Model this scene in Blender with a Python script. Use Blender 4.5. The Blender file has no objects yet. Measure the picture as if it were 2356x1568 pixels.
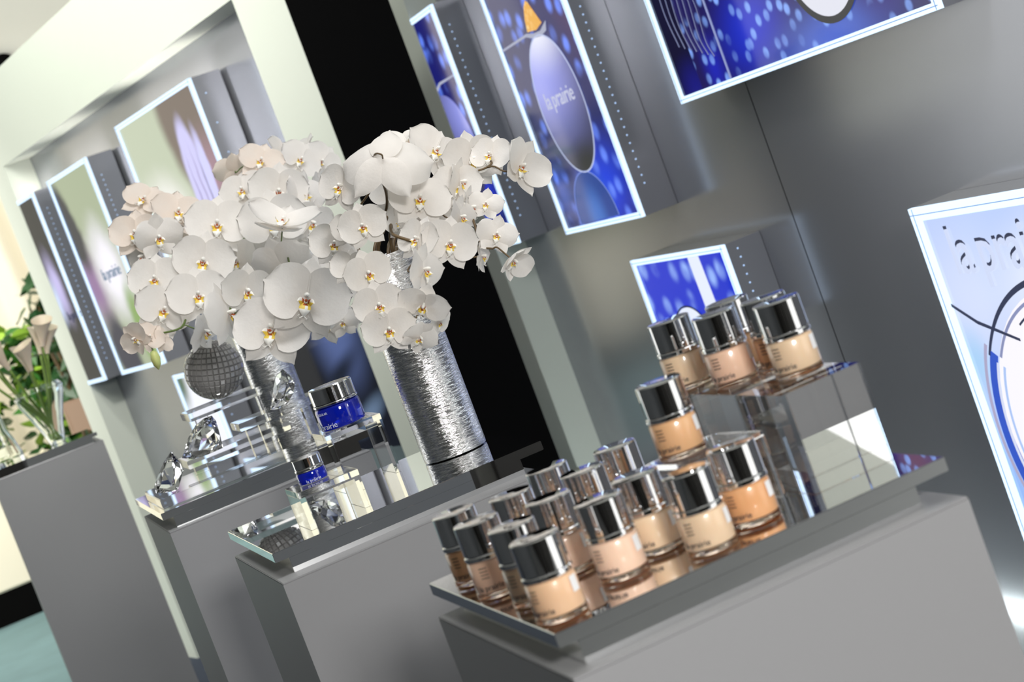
import bpy, bmesh, math, random
from mathutils import Vector, Matrix
S = bpy.context.scene
C = S.collection
random.seed(7)
PI = math.pi
R = math.radians

# ------------------------------------------------------------------ camera
F = 4365.6                                   # focal length in pixels of a 2356 px wide frame
ROLL, PITCH, YAW = R(-20.4964), R(5.0195), R(16.3827)
EYE = Vector((0, 0, 1.4))
fw = Vector((math.sin(YAW) * math.cos(PITCH), math.cos(YAW) * math.cos(PITCH), -math.sin(PITCH)))
r0 = Vector((math.cos(YAW), -math.sin(YAW), 0))
u0 = r0.cross(fw)
rt = r0 * math.cos(ROLL) + u0 * math.sin(ROLL)
up = -r0 * math.sin(ROLL) + u0 * math.cos(ROLL)
cam = bpy.data.cameras.new('camera')
cam.sensor_width = 36
cam.lens = F / 2356 * 36
cam.clip_start = 0.05
cam.clip_end = 100
cam.dof.use_dof = True
cam.dof.focus_distance = 2.5
cam.dof.aperture_fstop = 11
co = bpy.data.objects.new('camera', cam)
C.objects.link(co)
co.matrix_world = Matrix(((rt.x, up.x, -fw.x, EYE.x), (rt.y, up.y, -fw.y, EYE.y), (rt.z, up.z, -fw.z, EYE.z), (0, 0, 0, 1)))
S.camera = co

S.view_settings.view_transform = 'Standard'
S.view_settings.look = 'None'
S.view_settings.gamma = 1
S.view_settings.use_curve_mapping = False
S.view_settings.exposure = 0.0
S.cycles.max_bounces = 14
S.cycles.transmission_bounces = 12
S.cycles.glossy_bounces = 8
S.cycles.sample_clamp_indirect = 6
S.cycles.use_denoising = True

# ------------------------------------------------------------------ world and large lights
w = bpy.data.worlds.new('world')
S.world = w
w.use_nodes = True
bg = w.node_tree.nodes['Background']
bg.inputs[0].default_value = (1.0, 1.0, 0.96, 1)
bg.inputs[1].default_value = 1.5


def area(name, loc, target, sx, sy, power, col=(1, 1, 1)):
    l = bpy.data.lights.new(name, 'AREA')
    l.shape = 'RECTANGLE'
    l.size = sx
    l.size_y = sy
    l.energy = power
    l.color = col
    o = bpy.data.objects.new(name, l)
    C.objects.link(o)
    o.location = loc
    o.rotation_euler = (Vector(target) - Vector(loc)).to_track_quat('-Z', 'Y').to_euler()
    return o


area('ceiling_softbox', (1.15, 1.8, 3.1), (0.7, 2.2, 0), 0.8, 1.6, 9, (1, 0.98, 0.95))
area('front_softbox', (0.36, -1.0, 2.05), (0.45, 1.8, 0.9), 0.5, 0.35, 56, (1, 0.98, 0.95))
area('header_wash', (-0.9, 5.2, 3.1), (0.2, 6.6, 2.2), 1.4, 0.6, 18, (0.94, 1.0, 0.86))
area('niche_wash', (0.10, 6.16, 3.15), (0.90, 6.3, 1.7), 2.0, 0.12, 16, (0.97, 0.99, 0.90))
area('wall_wash', (0.6, 2.0, 3.0), (1.85, 4.6, 1.6), 1.6, 0.3, 26, (0.98, 0.99, 1.0))
area('left_niche_fill', (0.3, 3.4, 3.0), (0.95, 6.0, 1.75), 0.25, 0.25, 7, (1.0, 0.97, 0.92)).data.spread = R(60)  # unseen lamp added to brighten the left niche
area('daylight', (-1.2, 9.2, 2.8), (0.5, 11.5, 1.2), 2.4, 2.4, 150, (1.0, 0.98, 0.9))


# ------------------------------------------------------------------ materials
def newmat(name):
    m = bpy.data.materials.new(name)
    m.use_nodes = True
    return m, m.node_tree.nodes, m.node_tree.links, m.node_tree.nodes['Principled BSDF']


def pbr(name, col, rough=0.5, metal=0.0, bump=0, bscale=50, stretch=(1, 1, 1), vary=0.0, **kw):
    m, N, L, p = newmat(name)
    p.inputs['Base Color'].default_value = (*col, 1)
    p.inputs['Roughness'].default_value = rough
    p.inputs['Metallic'].default_value = metal
    for k, v in kw.items():
        p.inputs[k.replace('_', ' ')].default_value = v
    if bump or vary:
        tc = N.new('ShaderNodeTexCoord')
        mp = N.new('ShaderNodeMapping')
        mp.inputs['Scale'].default_value = stretch
        nz = N.new('ShaderNodeTexNoise')
        nz.inputs['Scale'].default_value = bscale
        nz.inputs['Detail'].default_value = 4
        L.new(tc.outputs['Object'], mp.inputs[0])
        L.new(mp.outputs[0], nz.inputs[0])
        if bump:
            b = N.new('ShaderNodeBump')
            b.inputs['Strength'].default_value = bump
            b.inputs['Distance'].default_value = 0.002
            L.new(nz.outputs[0], b.inputs['Height'])
            L.new(b.outputs[0], p.inputs['Normal'])
        if vary:
            mx = N.new('ShaderNodeMix')
            mx.data_type = 'RGBA'
            mx.inputs[6].default_value = (*[c * (1 - vary) for c in col], 1)
            mx.inputs[7].default_value = (*[min(1, c * (1 + vary)) for c in col], 1)
            L.new(nz.outputs[0], mx.inputs[0])
            L.new(mx.outputs[2], p.inputs['Base Color'])
    return m


def emit(name, col, strength):
    m, N, L, p = newmat(name)
    p.inputs['Base Color'].default_value = (0.02, 0.02, 0.02, 1)
    p.inputs['Emission Color'].default_value = (*col, 1)
    p.inputs['Emission Strength'].default_value = strength
    return m


def glass(name, col=(1, 1, 1), rough=0.0, ior=1.49):
    return pbr(name, col, rough, 0, Transmission_Weight=1.0, IOR=ior)


def vmul(nodes, links, a, b):
    n = nodes.new('ShaderNodeMath')
    n.operation = 'MULTIPLY'
    links.new(a, n.inputs[0])
    if isinstance(b, (int, float)):
        n.inputs[1].default_value = b
    else:
        links.new(b, n.inputs[1])
    return n.outputs[0]


def graphic(name, base, blobs, strength=1.0, dots=None, warp=0.0, spec=0.25):
    """backlit print: soft ellipses laid over a base colour, in the panel's own x/y metres"""
    m, N, L, p = newmat(name)
    tc = N.new('ShaderNodeTexCoord')
    vec = tc.outputs['Object']
    if warp:
        nz = N.new('ShaderNodeTexNoise')
        nz.inputs['Scale'].default_value = 9
        L.new(vec, nz.inputs[0])
        ma = N.new('ShaderNodeVectorMath')
        ma.operation = 'MULTIPLY_ADD'
        L.new(nz.outputs['Color'], ma.inputs[0])
        ma.inputs[1].default_value = (warp, warp, 0)
        L.new(vec, ma.inputs[2])
        vec = ma.outputs[0]
    cur = None
    basec = (*base, 1)

    def over(fac, col):
        nonlocal cur
        mx = N.new('ShaderNodeMix')
        mx.data_type = 'RGBA'
        if cur is None:
            mx.inputs[6].default_value = basec
        else:
            L.new(cur, mx.inputs[6])
        mx.inputs[7].default_value = (*col, 1)
        L.new(fac, mx.inputs[0])
        cur = mx.outputs[2]
    items = list(blobs)
    if dots:
        items.insert(dots.get('at', 0), 'dots')
    for b in items:
        if b == 'dots':
            mp = N.new('ShaderNodeMapping')
            mp.inputs['Scale'].default_value = (dots['sx'], dots['sy'], 1)
            mp.inputs['Rotation'].default_value = (0, 0, dots.get('rot', 0.3))
            L.new(tc.outputs['Object'], mp.inputs[0])
            vo = N.new('ShaderNodeTexVoronoi')
            vo.voronoi_dimensions = '2D'
            vo.inputs['Scale'].default_value = 1
            vo.inputs['Randomness'].default_value = dots.get('rand', 0.75)
            L.new(mp.outputs[0], vo.inputs['Vector'])
            mr = N.new('ShaderNodeMapRange')
            mr.interpolation_type = 'SMOOTHSTEP'
            mr.inputs[1].default_value = dots.get('r1', 0.34)
            mr.inputs[2].default_value = dots.get('r0', 0.16)
            mr.inputs[3].default_value = 0
            mr.inputs[4].default_value = 1
            L.new(vo.outputs['Distance'], mr.inputs[0])
            n2 = N.new('ShaderNodeTexNoise')
            n2.inputs['Scale'].default_value = 7
            L.new(tc.outputs['Object'], n2.inputs[0])
            mr2 = N.new('ShaderNodeMapRange')
            mr2.inputs[1].default_value = 0.35
            mr2.inputs[2].default_value = 0.6
            L.new(n2.outputs[0], mr2.inputs[0])
            over(vmul(N, L, mr.outputs[0], mr2.outputs[0]), dots['col'])
            continue
        cx, cy, rx, ry, rot, soft, col = b[:7]
        op = b[7] if len(b) > 7 else 1.0
        mp = N.new('ShaderNodeMapping')
        mp.vector_type = 'TEXTURE'
        mp.inputs['Location'].default_value = (cx, cy, 0)
        mp.inputs['Rotation'].default_value = (0, 0, rot)
        mp.inputs['Scale'].default_value = (rx, ry, 1)
        L.new(vec, mp.inputs[0])
        ln = N.new('ShaderNodeVectorMath')
        ln.operation = 'LENGTH'
        L.new(mp.outputs[0], ln.inputs[0])
        mr = N.new('ShaderNodeMapRange')
        mr.interpolation_type = 'SMOOTHSTEP'
        mr.inputs[1].default_value = 1.0
        mr.inputs[2].default_value = 1.0 - soft
        mr.inputs[3].default_value = 0
        mr.inputs[4].default_value = op
        L.new(ln.outputs['Value'], mr.inputs[0])
        over(mr.outputs[0], col)
    p.inputs['Base Color'].default_value = (0.01, 0.01, 0.012, 1)
    p.inputs['Roughness'].default_value = 0.06
    p.inputs['Specular IOR Level'].default_value = spec
    if cur is None:
        p.inputs['Emission Color'].default_value = basec
    else:
        L.new(cur, p.inputs['Emission Color'])
    p.inputs['Emission Strength'].default_value = strength
    return m


M = {}
M['wall'] = pbr('satin_grey_wall', (0.36, 0.37, 0.41), 0.19, 0.60, bump=0.03, bscale=300)
M['post'] = pbr('panel_green_lit', (0.62, 0.66, 0.60), 0.42, 0.0)  # green tinge of the light put into the panel colour
M['header'] = pbr('pale_white_panel', (0.74, 0.78, 0.70), 0.45, 0.0)  # the light's green tinge is mixed into this colour as well
M['black'] = pbr('flat_black', (0.004, 0.004, 0.004), 0.9, Specular_IOR_Level=0.0)
M['plinth'] = pbr('satin_grey_lacquer', (0.31, 0.31, 0.32), 0.45, 0.0, bump=0.02, bscale=500, Specular_IOR_Level=0.3)
M['mirror'] = pbr('mirror_polished_metal', (0.86, 0.87, 0.88), 0.015, 1.0)
M['edge'] = pbr('bright_bevel_metal', (0.9, 0.9, 0.9), 0.15, 1.0)
M['chrome'] = pbr('chrome', (0.80, 0.80, 0.81), 0.03, 1.0)
M['acryl'] = glass('clear_acrylic', (0.985, 0.99, 0.99), 0.0, 1.45)
M['crystal'] = glass('cut_crystal', (0.99, 0.99, 1.0), 0.0, 1.62)
M['clearglass'] = glass('vase_glass', (0.97, 1.0, 0.98), 0.0, 1.45)
M['thick'] = glass('bottle_base_glass', (0.86, 0.72, 0.60), 0.05, 1.45)
M['cobalt'] = pbr('cobalt_glass', (0.004, 0.018, 0.55), 0.04, 0.0, Transmission_Weight=0.45, IOR=1.5, Coat_Weight=1.0, Coat_Roughness=0.02)
M['smoke'] = pbr('smoked_cut_glass', (0.42, 0.41, 0.40), 0.18, 0.0, Transmission_Weight=0.15, IOR=1.5, Coat_Weight=0.6, Coat_Roughness=0.1)
M['led_edge'] = emit('lit_acrylic_edge', (0.60, 0.78, 1.0), 1.55)
M['toplight1'] = emit('led_warm_strip', (1.0, 0.95, 0.86), 26.0)
M['groove'] = emit('frame_groove', (0.16, 0.28, 0.62), 1.0)
M['led'] = emit('led_dot', (0.45, 0.65, 1.0), 1.3)
M['white'] = pbr('white_paper', (0.85, 0.85, 0.86), 0.5)
M['print'] = pbr('dark_print', (0.03, 0.035, 0.05), 0.5)
M['printw'] = pbr('pale_print', (0.75, 0.8, 0.9), 0.4)
M['stem'] = pbr('orchid_stem_green', (0.10, 0.15, 0.03), 0.5, vary=0.5, bscale=30)
M['stemb'] = pbr('orchid_stem_brown', (0.12, 0.075, 0.03), 0.5, vary=0.5, bscale=30)
M['bud'] = pbr('orchid_bud', (0.55, 0.60, 0.22), 0.45, vary=0.2, bscale=60, Subsurface_Weight=0.2)
M['carpet'] = pbr('teal_carpet', (0.12, 0.20, 0.21), 0.95, vary=0.25, bscale=4, bump=0.2)
M['floor'] = pbr('grey_floor', (0.05, 0.06, 0.085), 0.9, Specular_IOR_Level=0.1, vary=0.08, bscale=3)
M['ceil'] = pbr('tent_lining', (0.55, 0.55, 0.51), 0.8)
M['drape'] = pbr('cream_drape', (0.80, 0.74, 0.60), 0.8)
M['leaf'] = pbr('leaf_green', (0.035, 0.14, 0.02), 0.4, vary=0.5, bscale=3)
M['leafy'] = pbr('leaf_lime', (0.30, 0.50, 0.05), 0.5, vary=0.4, bscale=3)
M['leafd'] = pbr('leaf_dark', (0.015, 0.06, 0.015), 0.35, vary=0.5, bscale=3)
M['calla'] = pbr('calla_cream', (0.66, 0.56, 0.44), 0.5, vary=0.1, bscale=20, Subsurface_Weight=0.15)
M['greenstem'] = pbr('fresh_stem', (0.13, 0.22, 0.03), 0.4)
M['dark'] = pbr('dark_reflected_panel', (0.015, 0.013, 0.012), 0.5)


def petal_mat(name, a, b):
    m, N, L, p = newmat(name)
    tc = N.new('ShaderNodeTexCoord')
    nz = N.new('ShaderNodeTexNoise')
    nz.inputs['Scale'].default_value = 6
    L.new(tc.outputs['Object'], nz.inputs[0])
    mx = N.new('ShaderNodeMix')
    mx.data_type = 'RGBA'
    mx.inputs[6].default_value = (*a, 1)
    mx.inputs[7].default_value = (*b, 1)
    L.new(nz.outputs[0], mx.inputs[0])
    L.new(mx.outputs[2], p.inputs['Base Color'])
    wv = N.new('ShaderNodeTexNoise')
    wv.inputs['Scale'].default_value = 16
    wv.inputs['Detail'].default_value = 3
    L.new(tc.outputs['Object'], wv.inputs[0])
    b_ = N.new('ShaderNodeBump')
    b_.inputs['Strength'].default_value = 0.05
    b_.inputs['Distance'].default_value = 0.02
    L.new(wv.outputs[0], b_.inputs['Height'])
    L.new(b_.outputs[0], p.inputs['Normal'])
    p.inputs['Roughness'].default_value = 0.5
    p.inputs['Specular IOR Level'].default_value = 0.25
    tr = N.new('ShaderNodeBsdfTranslucent')
    tr.inputs[0].default_value = (0.95, 0.92, 0.86, 1)
    ms = N.new('ShaderNodeMixShader')
    ms.inputs[0].default_value = 0.28
    L.new(p.outputs[0], ms.inputs[1])
    L.new(tr.outputs[0], ms.inputs[2])
    L.new(ms.outputs[0], N['Material Output'].inputs[0])
    return m


M['petal'] = petal_mat('white_petal', (0.84, 0.80, 0.76), (0.93, 0.89, 0.85))
M['petal_warmlit'] = petal_mat('warm_lit_petal', (0.88, 0.74, 0.64), (0.90, 0.81, 0.73))  # peach cast of warm light put into the petal colour
M['yellow'] = pbr('lip_yellow', (0.82, 0.60, 0.08), 0.45)
M['red'] = pbr('lip_red_brown', (0.45, 0.09, 0.02), 0.45)
M['lipw'] = pbr('lip_white', (0.92, 0.90, 0.84), 0.4)

# embossed silver foil of the cylinder vases
m, N, L, p = newmat('crinkled_silver_foil')
p.inputs['Metallic'].default_value = 1
p.inputs['Base Color'].default_value = (0.88, 0.88, 0.89, 1)
p.inputs['Roughness'].default_value = 0.10
tc = N.new('ShaderNodeTexCoord')
mp = N.new('ShaderNodeMapping')
mp.inputs['Scale'].default_value = (1, 1, 5)
nz = N.new('ShaderNodeTexNoise')
nz.inputs['Scale'].default_value = 75
nz.inputs['Detail'].default_value = 4
nz.inputs['Distortion'].default_value = 1.2
L.new(tc.outputs['Object'], mp.inputs[0])
L.new(mp.outputs[0], nz.inputs[0])
b_ = N.new('ShaderNodeBump')
b_.inputs['Strength'].default_value = 0.8
b_.inputs['Distance'].default_value = 0.0016
L.new(nz.outputs[0], b_.inputs['Height'])
L.new(b_.outputs[0], p.inputs['Normal'])
M['foil'] = m


# ------------------------------------------------------------------ helpers
def link(name, bm, mat=None, parent=None, smooth=False):
    me = bpy.data.meshes.new(name)
    bm.normal_update()
    bm.to_mesh(me)
    bm.free()
    o = bpy.data.objects.new(name, me)
    C.objects.link(o)
    if mat is not None:
        for mm in (mat if isinstance(mat, (list, tuple)) else [mat]):
            me.materials.append(mm)
    if smooth:
        for p_ in me.polygons:
            p_.use_smooth = True
        if smooth == 'auto':
            try:
                me.set_sharp_from_angle(angle=R(35))
            except Exception:
                pass
    if parent:
        o.parent = parent
    return o


def tag(o, label=None, cat=None, group=None, kind=None):
    if label: o['label'] = label
    if cat: o['category'] = cat
    if group: o['group'] = group
    if kind: o['kind'] = kind
    return o


def empty(name, loc=(0, 0, 0), label=None, cat=None, group=None, rz=0, mat=None):
    o = bpy.data.objects.new(name, None)
    o.empty_display_size = 0.03
    C.objects.link(o)
    o.location = loc
    o.rotation_euler = (0, 0, rz)
    if mat is not None:
        o.matrix_world = mat
    return tag(o, label, cat, group)


def bx(bm, x0, x1, y0, y1, z0, z1, bev=0, mi=0, tf=None):
    vs = [bm.verts.new((x, y, z)) for x in (x0, x1) for y in (y0, y1) for z in (z0, z1)]
    fs = []
    for q in ((0, 1, 3, 2), (4, 6, 7, 5), (0, 4, 5, 1), (2, 3, 7, 6), (0, 2, 6, 4), (1, 5, 7, 3)):
        f_ = bm.faces.new([vs[i] for i in q])
        f_.material_index = mi
        fs.append(f_)
    if tf is not None:
        bmesh.ops.transform(bm, matrix=tf, verts=vs)
    if bev:
        es = set(e for f_ in fs for e in f_.edges)
        bmesh.ops.bevel(bm, geom=list(es), offset=bev, segments=2, affect='EDGES')
    return vs


def box(name, dims, mat, parent=None, bev=0):
    bm = bmesh.new()
    bx(bm, *dims, bev=bev)
    return link(name, bm, mat, parent)


def lathe(bm, prof, seg=48, mi=0, cap=True, off=(0, 0, 0), sy=1.0):
    rings = []
    for r_, z in prof:
        rings.append([bm.verts.new((off[0] + r_ * math.cos(2 * PI * i / seg), off[1] + r_ * sy * math.sin(2 * PI * i / seg), off[2] + z)) for i in range(seg)])
    for a, b in zip(rings[:-1], rings[1:]):
        for i in range(seg):
            f_ = bm.faces.new((a[i], a[(i + 1) % seg], b[(i + 1) % seg], b[i]))
            f_.material_index = mi
    if cap:
        for rg, fl in ((rings[0], True), (rings[-1], False)):
            f_ = bm.faces.new(list(reversed(rg)) if fl else rg)
            f_.material_index = mi


def tube(bm, pts, r_a, r_b=None, seg=8, mi=0):
    r_b = r_a if r_b is None else r_b
    rings = []
    n = len(pts)
    prev = None
    for i, p_ in enumerate(pts):
        p_ = Vector(p_)
        t = (Vector(pts[min(i + 1, n - 1)]) - Vector(pts[max(i - 1, 0)]))
        if t.length < 1e-9: t = Vector((0, 0, 1))
        t.normalize()
        if prev is None:
            a = t.orthogonal().normalized()
        else:
            a = (prev - t * prev.dot(t)).normalized()
        prev = a
        b = t.cross(a)
        r_ = r_a + (r_b - r_a) * i / max(1, n - 1)
        rings.append([bm.verts.new(p_ + (a * math.cos(2 * PI * k / seg) + b * math.sin(2 * PI * k / seg)) * r_) for k in range(seg)])
    for a, b in zip(rings[:-1], rings[1:]):
        for k in range(seg):
            f_ = bm.faces.new((a[k], a[(k + 1) % seg], b[(k + 1) % seg], b[k]))
            f_.material_index = mi
    bm.faces.new(list(reversed(rings[0]))).material_index = mi
    bm.faces.new(rings[-1]).material_index = mi


def smooth_path(pts, n=8):
    P = [Vector(p_) for p_ in pts]
    P = [P[0] * 2 - P[1]] + P + [P[-1] * 2 - P[-2]]
    out = []
    for i in range(1, len(P) - 2):
        for k in range(n):
            t = k / n
            a, b, c_, d = P[i - 1], P[i], P[i + 1], P[i + 2]
            out.append(0.5 * ((2 * b) + (c_ - a) * t + (2 * a - 5 * b + 4 * c_ - d) * t * t + (3 * b - 3 * c_ + d - a) * t ** 3))
    out.append(P[-2])
    return out


def text_bm(txt, size, depth=0.0005):
    cu = bpy.data.curves.new('t', 'FONT')
    cu.body = txt
    cu.size = size
    cu.extrude = depth
    cu.resolution_u = 3
    o = bpy.data.objects.new('t', cu)
    C.objects.link(o)
    bpy.context.view_layer.update()
    dg = bpy.context.evaluated_depsgraph_get()
    me = bpy.data.meshes.new_from_object(o.evaluated_get(dg))
    bpy.data.objects.remove(o)
    bpy.data.curves.remove(cu)
    bm = bmesh.new()
    bm.from_mesh(me)
    bpy.data.meshes.remove(me)
    return bm


def copy_tree(o, parent=None):
    c = o.copy()
    C.objects.link(c)
    c.parent = parent
    for ch in list(o.children):
        copy_tree(ch, c)
    return c


def at(px, py, depth):
    """world point seen at a pixel of the frame, at a given depth along the view axis"""
    return EYE + (fw + rt * ((px - 1178) / F) - up * ((py - 784) / F)) * depth


# ------------------------------------------------------------------ the setting
Z = 1.4
XW, XF = 1.85, 1.75                 # right niche: back wall and front plane
YC = 5.76
bm = bmesh.new(); bx(bm, XW, XW + 0.05, 0.6, YC + 0.02, 0, 3.4)
tag(link('wall_right', bm, M['wall']), kind='structure')
for i, y in enumerate((3.86, 1.9)):
    tag(box('trim_%d' % (i + 1), (XW - 0.0006, XW, y, y + 0.0025, 0.02, 2.07), M['black']), kind='structure')
bm = bmesh.new(); bx(bm, XF, 2.0, YC, 6.22, 0, 2.38); bx(bm, XF, 2.0, 0.6, YC, 2.075, 2.38)
tag(link('wall_right_frame', bm, M['post']), kind='structure')
# glowing base light of the right wall
tag(box('trim_3', (1.60, XW, 0.6, YC, 0, 0.035), M['header']), kind='structure')
LA = R(12.145)
Ld = Vector((-math.sin(LA), math.cos(LA), 0))
Ln = Vector((math.cos(LA), math.sin(LA), 0))
LM = Matrix(((Ld.x, Ln.x, 0, 0), (Ld.y, Ln.y, 0, 0), (0, 0, 1, 0), (0, 0, 0, 1)))
KF, KW = 2.14, 2.25
bm = bmesh.new(); bx(bm, 4.70, 7.36, KW, KW + 0.05, 0, 2.3, tf=LM)
tag(link('wall_left', bm, M['wall']), kind='structure')
bm = bmesh.new()
bx(bm, 4.44, 4.745, KF, KF + 0.11, 0, 2.075, tf=LM)
bx(bm, 7.31, 7.51, KF, KF + 0.11, 0, 2.075, tf=LM)
bx(bm, 4.44, 7.51, KF, KF + 0.11, 2.075, 2.385, tf=LM)
tag(link('wall_left_frame', bm, M['header']), kind='structure')
bm = bmesh.new(); bx(bm, 4.432, 4.4395, KF + 0.0005, KF + 0.28, 0, 3.4, tf=LM)  # black sheet standing in for the dark gap beside the left frame
tag(link('void_black_end', bm, M['black']), kind='structure')
tag(box('void_black_back', (1.35, 3.5, 6.9, 6.95, 0, 3.4), M['black']), kind='structure')  # black sheets put in for the darkness of the void
tag(box('void_black_side', (2.0, 2.03, 6.2, 6.9, 0, 3.4), M['black']), kind='structure')
tag(box('floor', (-4, 3.5, 0.6, 7.75, -0.05, 0), M['floor']), kind='structure')
tag(box('floor_mirrored', (-4, 3.5, -4, 0.6, -0.05, 0), pbr('pale_grey_for_mirror', (0.42, 0.43, 0.44), 0.6, vary=0.1, bscale=3)), kind='structure')  # unseen floor made paler so the tray front mirrors grey
tag(box('floor_carpet', (-4, 0.9, 7.75, 12.6, -0.05, 0.0), M['carpet']), kind='structure')
bm = bmesh.new(); bx(bm, -4, 3.5, -4, 6.9, 3.4, 3.45)
tag(link('ceiling', bm, M['ceil']), kind='structure')
# unseen wall behind the viewer: dark panels and pale gaps shaped for cap reflections
bm = bmesh.new()
x = -3.6
k = 0
while x < 3.2:
    wd = (0.55, 0.8, 0.42, 0.7)[k % 4]
    bx(bm, x, x + wd, -3.6, -3.55, 0, 3.4)
    x += wd + 0.09
    k += 1
tag(link('wall_back', bm, M['dark']), kind='structure')
tag(box('wall_behind', (-4, 3.5, -3.75, -3.7, 0, 3.4), pbr('grey_rear_wall', (0.45, 0.44, 0.42), 0.7)), kind='structure')
tag(box('side_light_block', (-4.05, -4, -3.7, 6.9, 0, 3.4), pbr('light_block_grey', (0.13, 0.14, 0.15), 0.6)), kind='structure')  # unseen wall added to hold back light from the open left side

# base light lamp
o = box('floor_light_strip', (1.66, 1.69, 1.2, 5.6, 0.0352, 0.05), emit('base_led', (0.9, 1.0, 0.98), 14))
tag(o, 'white light strip on the floor ledge along the grey wall', 'light strip')


# ------------------------------------------------------------------ plinths and mirror trays
def plinth(x0, x1, y0, y1, label):
    t = empty('display_plinth', ((x0 + x1) / 2, (y0 + y1) / 2, 0), label, 'plinth', 'grey display plinths in a row')
    W_, D_ = (x1 - x0) / 2, (y1 - y0) / 2
    bm = bmesh.new(); bx(bm, -W_, W_, -D_, D_, 0, 1.0425, bev=0)
    link('body', bm, M['plinth'], t)
    bm = bmesh.new(); bx(bm, -W_, W_, -D_, D_, 1.0425, 1.045, bev=0.0008)
    link('top_panel', bm, M['plinth'], t)
    return t


def tray(x0, x1, y0, y1, rx0, rx1, ry0, ry1, label):
    t = empty('mirror_tray', ((x0 + x1) / 2, (y0 + y1) / 2, 1.045), label, 'tray', 'mirrored display trays')
    cx, cy = (x0 + x1) / 2, (y0 + y1) / 2
    bm = bmesh.new(); bx(bm, x0 - cx, x1 - cx, y0 - cy, y1 - cy, 0.0185, 0.030, bev=0.0006)
    link('mirror_slab', bm, M['mirror'], t)
    bm = bmesh.new(); bx(bm, rx0 - cx, rx1 - cx, ry0 - cy, ry1 - cy, 0.0, 0.0185, bev=0.0004)
    link('riser_base', bm, M['mirror'], t)
    return t


plinth(0.329, 0.668, 1.273, 1.645, 'nearest grey plinth, under the tray of foundation bottles')
tray(0.333, 0.671, 1.293, 1.650, 0.348, 0.640, 1.2931, 1.62, 'mirrored tray covered with peach foundation bottles, nearest of the trays')
plinth(0.275, 0.615, 2.145, 2.500, 'grey plinth under the tray with two blue jars')
tray(0.281, 0.632, 2.184, 2.527, 0.298, 0.600, 2.1841, 2.50, 'mirrored tray carrying two blue jars and a silver vase')
plinth(0.252, 0.600, 3.026, 3.398, 'grey plinth under the tray of crystal blocks and smoked ball')
tray(0.251, 0.610, 3.045, 3.440, 0.268, 0.59, 3.0451, 3.39, 'mirrored tray carrying crystal slabs and gems')
plinth(0.062, 0.412, 5.965, 6.32, 'dark grey plinth furthest away, under the calla lily vase')
tray(0.055, 0.402, 5.966, 6.32, 0.08, 0.385, 5.99, 6.30, 'mirrored tray under the clear vase of calla lilies')
TZ = 1.075


# ------------------------------------------------------------------ light boxes
def lightbox(origin, u, n, w_, h_, gmat, label, left=True, bottom=True, top=True, leds=True, dep=0.10, fr=0.017, ledn=26, right=True, toplight=0):
    """origin = lower left corner of the face; u runs to the right along the wall, n points into the room"""
    v = Vector((0, 0, 1))
    u = Vector(u); n = Vector(n)
    mat = Matrix(((u.x, v.x, n.x, origin[0]), (u.y, v.y, n.y, origin[1]), (u.z, v.z, n.z, origin[2]), (0, 0, 0, 1)))
    t = empty('lightbox', label=label, cat='lightbox', mat=mat)
    bm = bmesh.new()
    bx(bm, 0, w_, 0, h_, -dep + 0.001, -0.006)
    link('housing', bm, M['wall'], t)
    bm = bmesh.new()
    if bottom: bx(bm, 0, w_, 0, fr * 0.85, -0.006, 0.004)
    if top: bx(bm, 0, w_, h_ - fr * 0.85, h_, -0.006, 0.004)
    if left: bx(bm, 0, fr, 0, h_, -0.006, 0.0039)
    if right: bx(bm, w_ - fr, w_, 0, h_, -0.006, 0.0041)
    if bm.verts: link('glowing_frame', bm, M['led_edge'], t)
    else: bm.free()
    bm = bmesh.new()
    g_, q_ = fr * 0.42, 0.0016
    if bottom: bx(bm, 0.001, w_ - 0.001, g_, g_ + q_, 0.0035, 0.0046)
    if top: bx(bm, 0.001, w_ - 0.001, h_ - g_ - q_, h_ - g_, 0.0035, 0.0046)
    if left: bx(bm, g_, g_ + q_, 0.001, h_ - 0.001, 0.0035, 0.0047)
    if right: bx(bm, w_ - g_ - q_, w_ - g_, 0.001, h_ - 0.001, 0.0035, 0.0048)
    if bm.verts: link('frame_groove', bm, M['groove'], t)
    else: bm.free()
    bm = bmesh.new()
    x0 = fr if left else 0
    x1 = w_ - fr if right else w_
    y0 = fr * 0.85 if bottom else 0
    y1 = h_ - fr * 0.85 if top else h_
    bx(bm, x0, x1, y0, y1, -0.006, -0.002)
    link('lit_print', bm, gmat, t)
    if toplight:
        bm = bmesh.new(); bx(bm, 0.02, w_ - 0.05, h_ + 0.0002, h_ + 0.003, -dep + 0.030, -dep + 0.040)
        link('top_light', bm, M['toplight%d' % toplight], t)
    if leds:
        bm = bmesh.new()
        for i in range(ledn):
            y = h_ * (0.10 + 0.80 * i / (ledn - 1))
            bx(bm, w_ - 0.0001, w_ + 0.0012, y, y + 0.0034, -dep * 0.33 - 0.0017, -dep * 0.33 + 0.0017)
        tag(link('led_row', bm, M['led'], t), kind='stuff')
    return t


def flat_poly(name, pts, z, mat, parent, th=0.0012):
    bm = bmesh.new()
    a = [bm.verts.new((p_[0], p_[1], z)) for p_ in pts]
    b = [bm.verts.new((p_[0], p_[1], z + th)) for p_ in pts]
    bm.faces.new(list(reversed(a)))
    bm.faces.new(b)
    for i in range(len(pts)):
        j = (i + 1) % len(pts)
        bm.faces.new((a[i], a[j], b[j], b[i]))
    bmesh.ops.recalc_face_normals(bm, faces=bm.faces)
    return link(name, bm, mat, parent)


def ell(cx, cy, rx, ry, n=48, a0=0, a1=2 * PI):
    return [(cx + rx * math.cos(a0 + (a1 - a0) * i / n), cy + ry * math.sin(a0 + (a1 - a0) * i / n)) for i in range(n if abs(a1 - a0 - 2 * PI) < 1e-6 else n + 1)]


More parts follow.
